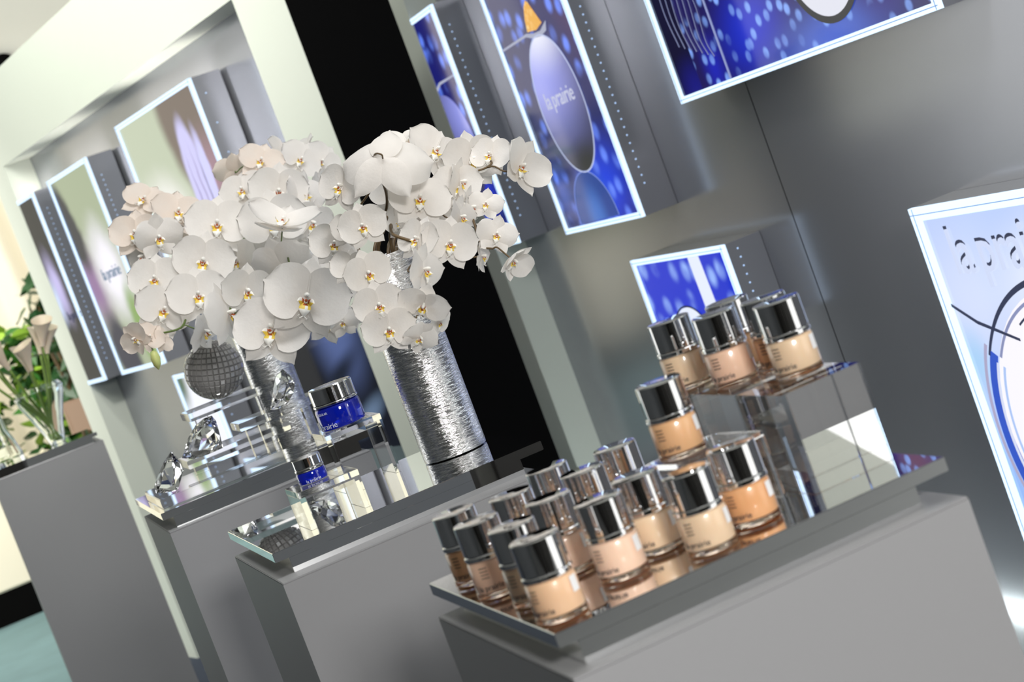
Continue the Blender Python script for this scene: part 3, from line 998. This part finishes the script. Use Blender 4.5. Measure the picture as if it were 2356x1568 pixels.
def hull_gem(label, outline, facets, dp, thick):
    """a cut stone: outline points at mid depth, facet points pushed to the front and the back"""
    bm = bmesh.new()
    pts = [at(x, y, dp) for x, y in outline]
    for x, y, k in facets:
        pts.append(at(x, y, dp - thick * k))
        pts.append(at(2 * 0.5 * x, y, dp + thick * k))
    c0 = Vector((sum(p_.x for p_ in pts) / len(pts), sum(p_.y for p_ in pts) / len(pts), min(p_.z for p_ in pts)))
    for p_ in pts: bm.verts.new(p_ - c0)
    r_ = bmesh.ops.convex_hull(bm, input=bm.verts)
    bmesh.ops.delete(bm, geom=[g for g in r_['geom_interior'] if isinstance(g, bmesh.types.BMVert)], context='VERTS')
    bmesh.ops.recalc_face_normals(bm, faces=bm.faces)
    o = link('crystal_gem', bm, M['crystal'])
    o.location = c0
    tag(o, label, 'crystal')
    return o


g_ = hull_gem('pointed upright clear crystal at the left end of the lowest slab',
    [(395, 1042), (377, 1068), (366, 1095), (356, 1122), (361, 1139), (386, 1136), (411, 1131), (424, 1084), (409, 1056)],
    [(396, 1060, 0.35), (380, 1082, 0.8), (404, 1075, 0.8), (372, 1118, 0.6), (404, 1118, 0.8), (416, 1090, 0.4), (376, 1132, 0.2)], 3.10, 0.020)
g_.location.z = 1.0918
g_ = hull_gem('round brilliant cut clear gem leaning on the second slab',
    [(421, 1060), (436, 1012), (452, 985), (472, 968), (490, 962), (500, 975), (508, 1003), (516, 1036), (480, 1052), (450, 1062)],
    [(455, 1010, 0.7), (470, 988, 0.7), (488, 980, 0.55), (496, 1000, 0.8), (500, 1028, 0.6), (470, 1040, 0.8), (445, 1045, 0.5), (480, 1015, 1.0), (440, 1030, 0.4)], 3.16, 0.026)
g_.location.z = 1.1238
g_ = hull_gem('angular clear gem standing on the front right slab',
    [(633, 868), (650, 848), (667, 862), (679, 878), (676, 902), (661, 928), (640, 940), (622, 942), (627, 905)],
    [(645, 870, 0.7), (664, 880, 0.9), (640, 900, 0.9), (655, 912, 1.0), (640, 928, 0.5), (668, 897, 0.6)], 3.115, 0.018)
g_.location.z = 1.1573


# ------------------------------------------------------------------ orchids
def petal(bm, ang, Ln_, Wd, z0, cup, bend, wav, mi=0, blunt=0.5, nl=9, nw=8, neck=0.12):
    d = Vector((math.cos(ang), math.sin(ang), 0))
    s = Vector((-math.sin(ang), math.cos(ang), 0))
    rows = []
    for i in range(nl + 1):
        u_ = i / nl
        wdt = Wd * max(0.0, (math.sin(PI * (neck * 0.4 + (1 - neck * 0.4) * u_ ** 0.85)) if u_ < 1 else 0)) ** blunt
        if i == nl: wdt = Wd * 0.08
        if i == 0: wdt = Wd * neck
        row = []
        for j in range(nw + 1):
            v_ = (j / nw - 0.5) * 2
            al_ = Ln_ * u_ - 0.10 * Ln_ * (v_ ** 2) * (u_ ** 3) * 0.6
            zz = z0 + bend * u_ ** 2 * Ln_ + cup * (v_ ** 2) * wdt + wav * math.sin(v_ * 4 + u_ * 5) * wdt * u_
            row.append(bm.verts.new(d * al_ + s * (v_ * wdt * 0.5) + Vector((0, 0, zz))))
        rows.append(row)
    for a, b in zip(rows[:-1], rows[1:]):
        for j in range(nw):
            f_ = bm.faces.new((a[j], b[j], b[j + 1], a[j + 1]))
            f_.material_index = mi
            f_.smooth = True


def blossom_mesh(cup, bend, sb, wav, mat, seed, pw=0.62):
    random.seed(seed)
    bm = bmesh.new()
    # three sepals behind, two broad petals in front; width across the petals = 1
    petal(bm, R(90), 0.46, 0.34, -0.03, 0.10 * cup, sb, wav, blunt=0.62)
    petal(bm, R(-128), 0.47, 0.32, -0.035, 0.10 * cup, sb, wav, blunt=0.62)
    petal(bm, R(-52), 0.47, 0.32, -0.035, 0.10 * cup, sb, wav, blunt=0.62)
    for sgn in (1, -1):
        petal(bm, R(90 - sgn * 76) if sgn > 0 else R(90 + 76), 0.50, pw, 0.0, 0.16 * cup, bend, wav, blunt=0.42, nw=10, neck=0.16)
    me = bpy.data.meshes.new('blossom')
    bm.to_mesh(me); bm.free()
    me.materials.append(mat)
    return me


def lip_mesh():
    bm = bmesh.new()
    # column
    lathe(bm, [(0.01, 0.16), (0.030, 0.145), (0.038, 0.10), (0.028, 0.04), (0.02, 0.0)], 10, mi=0, off=(0, 0.035, 0))
    # side lobes curling up and the pointed mid lobe
    for sgn in (1, -1):
        rows = []
        for i in range(6):
            u_ = i / 5
            row = []
            for j in range(5):
                v_ = (j / 4 - 0.5) * 2
                x = sgn * (0.02 + 0.085 * math.sin(u_ * 1.6) + 0.01 * v_)
                y = -0.04 - 0.02 * u_ + 0.05 * v_ * math.sin(PI * min(1, u_ + 0.15))
                z = 0.05 + 0.12 * u_ - 0.02 * v_ * v_
                row.append(bm.verts.new((x, y, z)))
            rows.append(row)
        for a, b, i in zip(rows[:-1], rows[1:], range(5)):
            for j in range(4):
                f_ = bm.faces.new((a[j], b[j], b[j + 1], a[j + 1]))
                f_.material_index = 2 if i < 1 else (1 if 1 <= i < 4 and j < 2 else 0)
                f_.smooth = True
    rows = []
    for i in range(9):
        u_ = i / 8
        wd = 0.015 + 0.075 * math.sin(PI * min(1, u_ * 1.05) ** 0.9) * (1 - 0.35 * u_)
        row = []
        for j in range(5):
            v_ = (j / 4 - 0.5) * 2
            row.append(bm.verts.new((v_ * wd, -0.05 - 0.20 * u_, 0.06 + 0.07 * math.sin(u_ * 2.4) - 0.025 * v_ * v_)))
        rows.append(row)
    for a, b, i in zip(rows[:-1], rows[1:], range(8)):
        for j in range(4):
            f_ = bm.faces.new((a[j], b[j], b[j + 1], a[j + 1]))
            f_.material_index = 2 if i < 2 and j in (1, 2) else (1 if i < 4 and j != 2 else 0)
            f_.smooth = True
    for sgn in (1, -1):
        tube(bm, [(sgn * 0.012, -0.245, 0.10), (sgn * 0.05, -0.275, 0.12), (sgn * 0.075, -0.25, 0.15), (sgn * 0.055, -0.225, 0.155)], 0.006, 0.003, seg=5, mi=0)
    lathe(bm, [(0.004, 0.02), (0.022, 0.04), (0.026, 0.075), (0.008, 0.09)], 8, mi=0, off=(0, -0.05, 0.02))
    lathe(bm, [(0.004, 0.05), (0.022, 0.07), (0.018, 0.105), (0.004, 0.115)], 8, mi=2, off=(0, -0.035, 0.02))
    me = bpy.data.meshes.new('lip')
    bm.to_mesh(me); bm.free()
    for k_ in ('lipw', 'yellow', 'red'): me.materials.append(M[k_])
    return me


BM = [blossom_mesh(0.5, 0.02, -0.05, 0.01, M['petal'], 1), blossom_mesh(-0.8, 0.18, 0.10, 0.02, M['petal'], 2, 0.56),
      blossom_mesh(-0.5, -0.22, -0.15, 0.02, M['petal'], 3, 0.60), blossom_mesh(0.6, 0.10, 0.0, 0.02, M['petal_warmlit'], 4, 0.56),
      blossom_mesh(1.2, 0.45, 0.35, 0.02, M['petal'], 5, 0.55)]
LIP = lip_mesh()


def orient(yaw, pitch, roll):
    n = (-fw * math.cos(yaw) * math.cos(pitch) + rt * math.sin(yaw) * math.cos(pitch) + up * math.sin(pitch)).normalized()
    uu = up * math.cos(roll) + rt * math.sin(roll)
    uu = (uu - n * uu.dot(n))
    if uu.length < 0.15:
        uu = rt - n * rt.dot(n)
    uu.normalize()
    xx = uu.cross(n)
    return Matrix(((xx.x, uu.x, n.x), (xx.y, uu.y, n.y), (xx.z, uu.z, n.z))), n


def spray(base, mouth, mid, items, label, group, buds=(), brown=False):
    """base: vase thing position; items: px, py, width_px, depth, yaw, pitch, roll, mesh"""
    t = empty('orchid_spray', mouth, label, 'orchid', group)
    O = Vector(mouth)
    bmst = bmesh.new()
    pts = [Vector((0, 0, -0.14)), Vector((0, 0, 0.0))] + [Vector(q) - O for q in mid]
    cs = []
    for it in items:
        px, py, wp, dp, ya, pi_, ro, mk = it
        if abs(ya) < 60 and pi_ < 60:
            ya += random.uniform(-12, 12); pi_ += random.uniform(-8, 8); ro += random.uniform(-9, 9)
        wp *= 1.07
        P = at(px, py, dp)
        mt, n = orient(R(ya), R(pi_), R(ro))
        cs.append((P, n, mt, wp * dp / F, mk))
    backs = [c_[0] - c_[1] * (c_[3] * (0.30 if c_[1].dot(fw) < 0.5 else 0.10)) - O for c_ in cs]
    main = []
    for i in range(len(backs)):
        a = backs[max(0, i - 1)]; b = backs[i]; d = backs[min(len(backs) - 1, i + 1)]
        main.append((a + b * 2 + d) / 4 + Vector((0, 0, 0.006)))
    path = smooth_path(pts + main, 6)
    tube(bmst, path, 0.0026, 0.0013, seg=7)
    for b, m_, c_ in zip(backs, main, cs):
        q = c_[0] - O - c_[1] * c_[3] * 0.03
        tube(bmst, smooth_path([m_, (m_ + b) / 2 + Vector((0, 0, 0.004)), b, q], 3), 0.0012, 0.0011, seg=6)
    for (px, py, dp, ln, ang) in buds:
        P = at(px, py, dp) - O
        tube(bmst, [main[-1], (main[-1] + P) / 2, P], 0.0011, 0.0011, seg=6)
    link('stem', bmst, M['stemb'] if brown else M['stem'], t, True)
    for P, n, mt, sz, mk in cs:
        o = bpy.data.objects.new('blossom', BM[mk])
        C.objects.link(o)
        o.parent = t
        o.matrix_world = Matrix.LocRotScale(P - O, mt.to_quaternion(), Vector((sz,) * 3))
        lp = bpy.data.objects.new('lip', LIP)
        C.objects.link(lp)
        lp.parent = o
        lp.scale = (0.82, 0.82, 0.82)
    for (px, py, dp, ln, ang) in buds:
        P = at(px, py, dp) - O
        bm = bmesh.new()
        lathe(bm, [(0.001, 0), (ln * 0.18, ln * 0.12), (ln * 0.26, ln * 0.4), (ln * 0.2, ln * 0.75), (0.001, ln)], 12)
        b_o = link('bud', bm, M['bud'], t, True)
        dn = (-up * math.cos(ang) + rt * math.sin(ang))
        b_o.matrix_world = Matrix.Translation(P) @ dn.to_track_quat('Z', 'Y').to_matrix().to_4x4()
    return t


m2 = V2 + Vector((0, 0, 0.275))
m1 = V1 + Vector((0, 0, 0.262))
g2 = 'orchid sprays in the further silver vase'
g1 = 'orchid sprays in the nearer silver vase'
dv = 3.3
spray(None, m2 + Vector((-0.015, 0.0, 0)), [at(560, 560, 3.42)], [
    (600, 372, 108, 3.42, 8, 20, 10, 3), (540, 392, 100, 3.46, -150, 30, -20, 3), (650, 350, 92, 3.5, 60, 30, 30, 0), (690, 368, 104, 3.48, 20, 10, 25, 0), (738, 372, 100, 3.52, 35, 5, 35, 0), (700, 335, 74, 3.54, -60, 30, 0, 1)],
    'orchid spray arching highest at the upper left, blossoms tinted for warm light', g2)
spray(None, m2 + Vector((0.012, -0.01, 0)), [at(600, 560, 3.38)], [
    (640, 440, 140, 3.34, 10, -10, 10, 0), (700, 448, 124, 3.36, 50, 15, 10, 1), (560, 440, 120, 3.4, -20, 30, -10, 0), (590, 475, 140, 3.42, 0, 5, 0, 0), (680, 520, 130, 3.4, 15, 5, 10, 0), (628, 510, 160, 3.26, 5, 5, 0, 0), (716, 512, 120, 3.36, 30, -10, 20, 0), (735, 430, 90, 3.42, 60, -10, 20, 1)],
    'orchid spray in the middle of the further bunch, above the big front blossoms', g2)
spray(None, m2 + Vector((-0.02, -0.015, 0)), [at(520, 590, 3.36), at(450, 545, 3.34)], [
    (500, 517, 152, 3.26, -5, 8, 5, 0), (408, 490, 128, 3.32, 15, 25, 5, 3), (332, 462, 112, 3.36, 10, 30, 20, 3), (312, 538, 124, 3.3, -15, 5, 0, 3), (364, 545, 118, 3.24, 30, -5, -5, 1), (410, 560, 100, 3.36, 30, -40, 20, 3)],
    'orchid spray reaching to the upper left edge of the bunch', g2)
spray(None, m2 + Vector((-0.02, 0.01, 0)), [at(530, 620, 3.34), at(470, 640, 3.3)], [
    (545, 600, 130, 3.34, 0, 0, 0, 0), (410, 640, 120, 3.3, 0, 0, 0, 0), (468, 600, 146, 3.2, 8, 0, 4, 0), (358, 643, 132, 3.2, 5, 5, 5, 0), (456, 680, 146, 3.14, 5, 5, 0, 0), (374, 714, 138, 3.14, 22, 12, 18, 0), (322, 690, 60, 3.2, -60, 0, -30, 3), (330, 590, 110, 3.3, -30, -10, -10, 0)],
    'orchid spray hanging down the left side of the bunch', g2)
spray(None, m2 + Vector((-0.01, -0.02, 0)), [at(520, 690, 3.2), at(440, 720, 3.16)], [
    (470, 762, 118, 3.1, 55, -10, -25, 1), (372, 782, 64, 3.1, 40, 10, 60, 3), (312, 778, 86, 3.08, -20, -20, -60, 3), (345, 775, 76, 3.09, 10, 15, 30, 3)],
    'orchid spray trailing lowest at the left with small flowers and a bud', g2, buds=[(352, 806, 3.08, 0.032, 0.3)])
spray(None, m2 + Vector((0.01, -0.02, 0)), [at(590, 650, 3.26), at(610, 640, 3.1)], [
    (566, 668, 132, 2.95, 28, -5, -8, 0), (525, 722, 160, 2.93, 72, 10, -35, 2), (627, 758, 190, 2.86, 0, 14, 2, 0), (705, 686, 202, 2.84, -3, 5, 2, 0), (648, 612, 150, 3.0, -12, -35, -12, 2), (650, 520, 168, 2.98, 15, 66, 8, 4), (745, 740, 80, 3.0, 60, -10, 20, 1)],
    'orchid spray with the largest white blossoms at the front centre', g2)
spray(None, m2 + Vector((0.02, 0.0, 0)), [at(640, 640, 3.36), at(720, 660, 3.3)], [
    (752, 750, 96, 3.2, 20, -10, 15, 1), (790, 742, 80, 3.2, -20, 0, -10, 1), (812, 728, 66, 3.22, 40, -25, 10, 1), (765, 640, 150, 3.1, -10, 10, 20, 0)],
    'small greenish white orchid spray between the two vases', g2)
# nearer vase
spray(None, m1 + Vector((-0.012, 0, 0)), [at(880, 520, 2.46), at(890, 450, 2.42)], [
    (882, 368, 210, 2.30, 172, -28, 0, 4), (786, 430, 128, 2.36, -38, 5, 18, 0), (960, 395, 140, 2.4, 60, 0, 20, 2), (800, 530, 96, 2.42, 45, 0, 10, 0)],
    'orchid spray at the top with one large blossom seen from behind', g1, brown=True)
spray(None, m1 + Vector((0.01, 0.01, 0)), [at(920, 520, 2.5), at(960, 420, 2.5)], [
    (940, 335, 140, 2.52, 20, 45, 0, 0), (1000, 350, 150, 2.5, 30, 15, 30, 0), (1085, 370, 150, 2.48, 20, 10, -10, 0), (1130, 358, 110, 2.46, -20, 10, 10, 0), (1195, 385, 144, 2.40, 48, 0, 30, 4), (1060, 420, 120, 2.44, 62, 0, 0, 1)],
    'orchid spray stretching furthest to the right over the blue picture', g1, brown=True)
spray(None, m1 + Vector((-0.01, -0.015, 0)), [at(885, 520, 2.4), at(880, 500, 2.36)], [
    (770, 560, 120, 2.5, -10, 0, 0, 0), (836, 520, 118, 2.26, -12, 0, -14, 0), (846, 628, 118, 2.24, 25, 0, -20, 0), (805, 615, 96, 2.34, -20, 0, 0, 0), (872, 702, 122, 2.22, 8, 0, -8, 0), (895, 758, 128, 2.22, 14, -8, -14, 0)],
    'orchid spray falling in front of the nearer vase on its left side', g1, brown=True)
spray(None, m1 + Vector((0.012, -0.012, 0)), [at(900, 520, 2.4), at(905, 540, 2.3)], [
    (962, 552, 122, 2.28, -35, 8, 10, 0), (975, 622, 134, 2.24, 55, 0, 10, 1), (975, 700, 124, 2.22, -10, -45, 20, 0), (965, 775, 96, 2.22, 30, -40, 30, 1), (1010, 740, 80, 2.26, 60, -20, 10, 0)],
    'orchid spray falling in front of the nearer vase on its right side', g1, brown=True)
spray(None, m1 + Vector((0.015, 0.0, 0)), [at(930, 520, 2.46), at(980, 500, 2.42)], [
    (905, 440, 120, 2.48, -10, 0, 0, 0), (1015, 470, 130, 2.48, 10, 0, 10, 0), (930, 600, 90, 2.46, 0, 0, 0, 0), (965, 460, 150, 2.34, 5, 20, 0, 0), (980, 492, 150, 2.38, 5, -10, 0, 0), (1034, 560, 136, 2.28, 10, 5, 0, 0), (925, 510, 100, 2.4, -40, 0, 0, 0), (1060, 500, 110, 2.36, 60, 0, 10, 1)],
    'orchid spray in the centre of the nearer bunch, above the vase mouth', g1, brown=True)
spray(None, m1 + Vector((0.02, 0.01, 0)), [at(960, 520, 2.5), at(1040, 450, 2.46)], [
    (1050, 430, 130, 2.44, -30, 10, 0, 0), (1118, 470, 84, 2.4, 10, 10, 0, 1), (1082, 478, 110, 2.4, 70, 0, 0, 1), (1142, 540, 100, 2.34, 12, 5, 8, 1), (1108, 590, 90, 2.34, 76, 0, 8, 1), (1180, 598, 104, 2.32, 50, -30, 40, 4)],
    'orchid spray drooping at the right edge with small side-on flowers', g1, brown=True)

# ------------------------------------------------------------------ far plinth: calla lilies in a clear vase
def clear_vase(loc, prof, th, label):
    bm = bmesh.new()
    inner = [(max(0.002, r_ - th), z + (th * 2 if i == 0 else 0)) for i, (r_, z) in enumerate(prof)]
    lathe(bm, prof + list(reversed(inner)), 40, cap=True)
    o = link('glass_vase', bm, M['clearglass'], None, 'auto')
    o.location = loc
    tag(o, label, 'vase')
    return o


CV = Vector((0.292, 6.14, TZ + 0.0003))
clear_vase(CV, [(0.022, 0), (0.026, 0.004), (0.034, 0.04), (0.055, 0.10), (0.075, 0.15), (0.080, 0.175), (0.070, 0.19)], 0.006, 'clear tapering glass vase holding calla lilies on the far plinth')
clear_vase((0.135, 6.10, TZ + 0.0003), [(0.045, 0), (0.047, 0.02), (0.036, 0.07), (0.026, 0.10), (0.022, 0.17), (0.024, 0.23)], 0.005, 'narrow-necked clear glass vase at the left edge of the far tray')
random.seed(3)
CALLA = ['leaning right', 'back right of the bunch', 'at the back of the bunch', 'back left of the bunch', 'leaning furthest left', 'front left of the bunch', 'at the front of the bunch', 'front centre right', 'front right, lowest']
for i in range(9):
    a = 2 * PI * i / 9
    dx = 0.10 * math.cos(a) + random.uniform(-0.02, 0.02) - 0.02
    dy = 0.05 * math.sin(a)
    hz = 0.25 + random.uniform(-0.03, 0.05)
    t = empty('calla_lily', CV + Vector((0, 0, 0.012)), 'cream calla lily in the far clear vase, ' + CALLA[i], 'flower', 'calla lilies in the clear vase')
    bm = bmesh.new()
    tp = Vector((dx, dy, hz))
    tube(bm, smooth_path([(-dx * 0.12, -dy * 0.12, 0.0), (dx * 0.2, dy * 0.2, 0.09), (dx * 0.65, dy * 0.65, 0.17), tp], 5), 0.005, 0.004, seg=8)
    link('stem', bm, M['greenstem'], t, True)
    bm = bmesh.new()
    ax = Vector((dx * 1.1, dy, 0.20)).normalized()
    rows = []
    for k in range(9):
        u_ = k / 8
        rr = 0.007 + 0.027 * u_ ** 1.5
        row = []
        for j in range(17):
            th_ = 2 * PI * j / 16
            ext = 0.085 * u_ + 0.012 * u_ * u_ * math.cos(th_)
            row.append(bm.verts.new((rr * math.cos(th_), rr * math.sin(th_), ext)))
        rows.append(row)
    for a_, b_ in zip(rows[:-1], rows[1:]):
        for j in range(16): bm.faces.new((a_[j], a_[j + 1], b_[j + 1], b_[j]))
    q = ax.to_track_quat('Z', 'Y').to_matrix()
    bmesh.ops.transform(bm, matrix=Matrix.Translation(tp) @ q.to_4x4(), verts=bm.verts)
    link('spathe', bm, M['calla'], t, True)

# ------------------------------------------------------------------ outside, beyond the booth
def foliage(name, loc, w_, z0, h_, d_, n, mats, label, cat='plant', ls=0.09, seed=1, pot=None):
    random.seed(seed)
    t = empty(name, loc, label, cat)
    for mi_, (part, mm) in enumerate(mats):
        bm = bmesh.new()
        for i in range(n // len(mats)):
            p_ = Vector((random.gauss(0, w_ / 3.2), random.gauss(0, d_ / 3.4), z0 + (h_ - z0) * (0.02 + 0.96 * random.random() ** 0.9)))
            if abs(p_.x) > w_ / 2 or abs(p_.y) > d_ / 2: continue
            q = Matrix.Rotation(random.uniform(0, 2 * PI), 3, 'Z') @ Matrix.Rotation(random.uniform(-1.1, 1.1), 3, 'X') @ Matrix.Rotation(random.uniform(-0.8, 0.8), 3, 'Y')
            s_ = ls * random.uniform(0.6, 1.3)
            pr_ = [(0, 0, 0), (0.3, 0.3, 0.04), (0.32, 0.6, 0.06), (0, 1, -0.04), (-0.32, 0.6, 0.06), (-0.3, 0.3, 0.04)]
            vs = [bm.verts.new(p_ + q @ (Vector(v_) * s_)) for v_ in pr_]
            bm.faces.new((vs[0], vs[1], vs[2], vs[3])); bm.faces.new((vs[0], vs[3], vs[4], vs[5]))
        tag(link(part, bm, mm, t), kind='stuff')
    bm = bmesh.new()
    for i in range(5):
        xx = (i - 2) * w_ * 0.14
        tube(bm, [(xx * 0.4, 0, z0 - 0.1), (xx, 0, z0 + (h_ - z0) * 0.4), (xx * 1.3, 0, z0 + (h_ - z0) * 0.8)], 0.015, 0.005, seg=7)
    link('branches', bm, M['stemb'], t, True)
    bm = bmesh.new(); bx(bm, -w_ / 2, w_ / 2, -d_ / 2, d_ / 2, 0.18, z0 + 0.02, bev=0.01)
    link('planter', bm, pot or M['drape'], t)
    bm = bmesh.new(); bx(bm, -w_ / 2 + 0.01, w_ / 2 - 0.01, -d_ / 2 + 0.01, d_ / 2 - 0.01, 0, 0.18)
    link('planter_base', bm, M['black'], t)
    return t


GL = [('foliage', M['leaf']), ('lime_leaves', M['leafy']), ('dark_leaves', M['leafd'])]
foliage('garden_shrub', (0.76, 11.0, 0), 0.66, 0.80, 1.50, 0.5, 1500, GL, 'dense green shrub in a cream planter behind the calla lilies', seed=5, ls=0.11)
foliage('garden_shrub', (-0.06, 11.0, 0), 0.66, 0.80, 1.62, 0.5, 1100, GL, 'green shrub in a cream planter cut by the left edge of the photo', seed=8, ls=0.11)
foliage('broadleaf_plant', (0.70, 10.35, 0), 0.24, 1.02, 1.72, 0.2, 90, [('foliage', M['leafd'])], 'tall dark leafed plant in a brown pot against the cream drape', seed=11, ls=0.13, pot=pbr('brown_pot', (0.30, 0.20, 0.14), 0.7))

def drape(name, x0, x1, y, z0, z1, label, amp=0.06, per=0.32, tie=None, kind=None):
    bm = bmesh.new()
    nx, nz = 110, 16
    rows = []
    for j in range(nz + 1):
        z = z0 + (z1 - z0) * j / nz
        pinch = 1.0
        if tie: pinch = 1 - 0.45 * math.exp(-((z - tie) / 0.25) ** 2)
        xm = (x0 + x1) / 2
        rows.append([bm.verts.new((xm + (x0 + (x1 - x0) * i / nx - xm) * pinch, y + amp * math.sin(2 * PI * (x1 - x0) * i / nx / per) + 0.02 * math.sin(i * 0.9 + j * 0.3), z)) for i in range(nx + 1)])
    for a, b in zip(rows[:-1], rows[1:]):
        for i in range(nx): bm.faces.new((a[i], a[i + 1], b[i + 1], b[i]))
    o = link(name, bm, M['drape'], None, True)
    md = o.modifiers.new('thick', 'SOLIDIFY'); md.thickness = 0.01
    return o


o = drape('drape', -0.5, 1.8, 12.2, 0.25, 2.85, '', amp=0.09, per=0.42)
tag(o, 'cream hanging drape behind the garden plants at the far left', 'drape')
tag(box('wall_outer', (-4, 3.4, 12.55, 12.6, 0.22, 2.93), pbr('cream_tent_wall', (0.72, 0.68, 0.56), 0.8)), kind='structure')
tag(box('baseboard_outer', (-4, 3.4, 12.50, 12.6, 0, 0.22), M['black']), kind='structure')
# sloping tent roof seen over the header
bm = bmesh.new()
vs = [bm.verts.new(v_) for v_ in ((-4, 7.0, 4.6), (3.4, 7.0, 4.6), (3.4, 12.6, 2.95), (-4, 12.6, 2.95), (-4, 7.0, 4.65), (3.4, 7.0, 4.65), (3.4, 12.6, 3.0), (-4, 12.6, 3.0))]
for q in ((0, 1, 2, 3), (7, 6, 5, 4), (0, 4, 5, 1), (1, 5, 6, 2), (2, 6, 7, 3), (3, 7, 4, 0)): bm.faces.new([vs[i] for i in q])
tag(link('ceiling_tent', bm, M['ceil']), kind='structure')
lm = empty('hanging_lamp', (1.085, 12.1, 3.02), 'bright white lamp hanging at the upper left under the tent roof', 'lamp')
bm = bmesh.new(); lathe(bm, [(0.01, 0.18), (0.07, 0.17), (0.10, 0.02), (0.11, 0.0)], 24)
link('shade', bm, M['black'], lm, True)
bm = bmesh.new(); lathe(bm, [(0.02, -0.12), (0.08, -0.11), (0.115, -0.02), (0.10, 0.005)], 24)
link('globe', bm, emit('lamp_glow', (1, 0.98, 0.9), 8), lm, True)
bm = bmesh.new(); tube(bm, [(0, 0, 0.17), (0, 0, 0.45)], 0.006)
link('cord', bm, M['black'], lm)
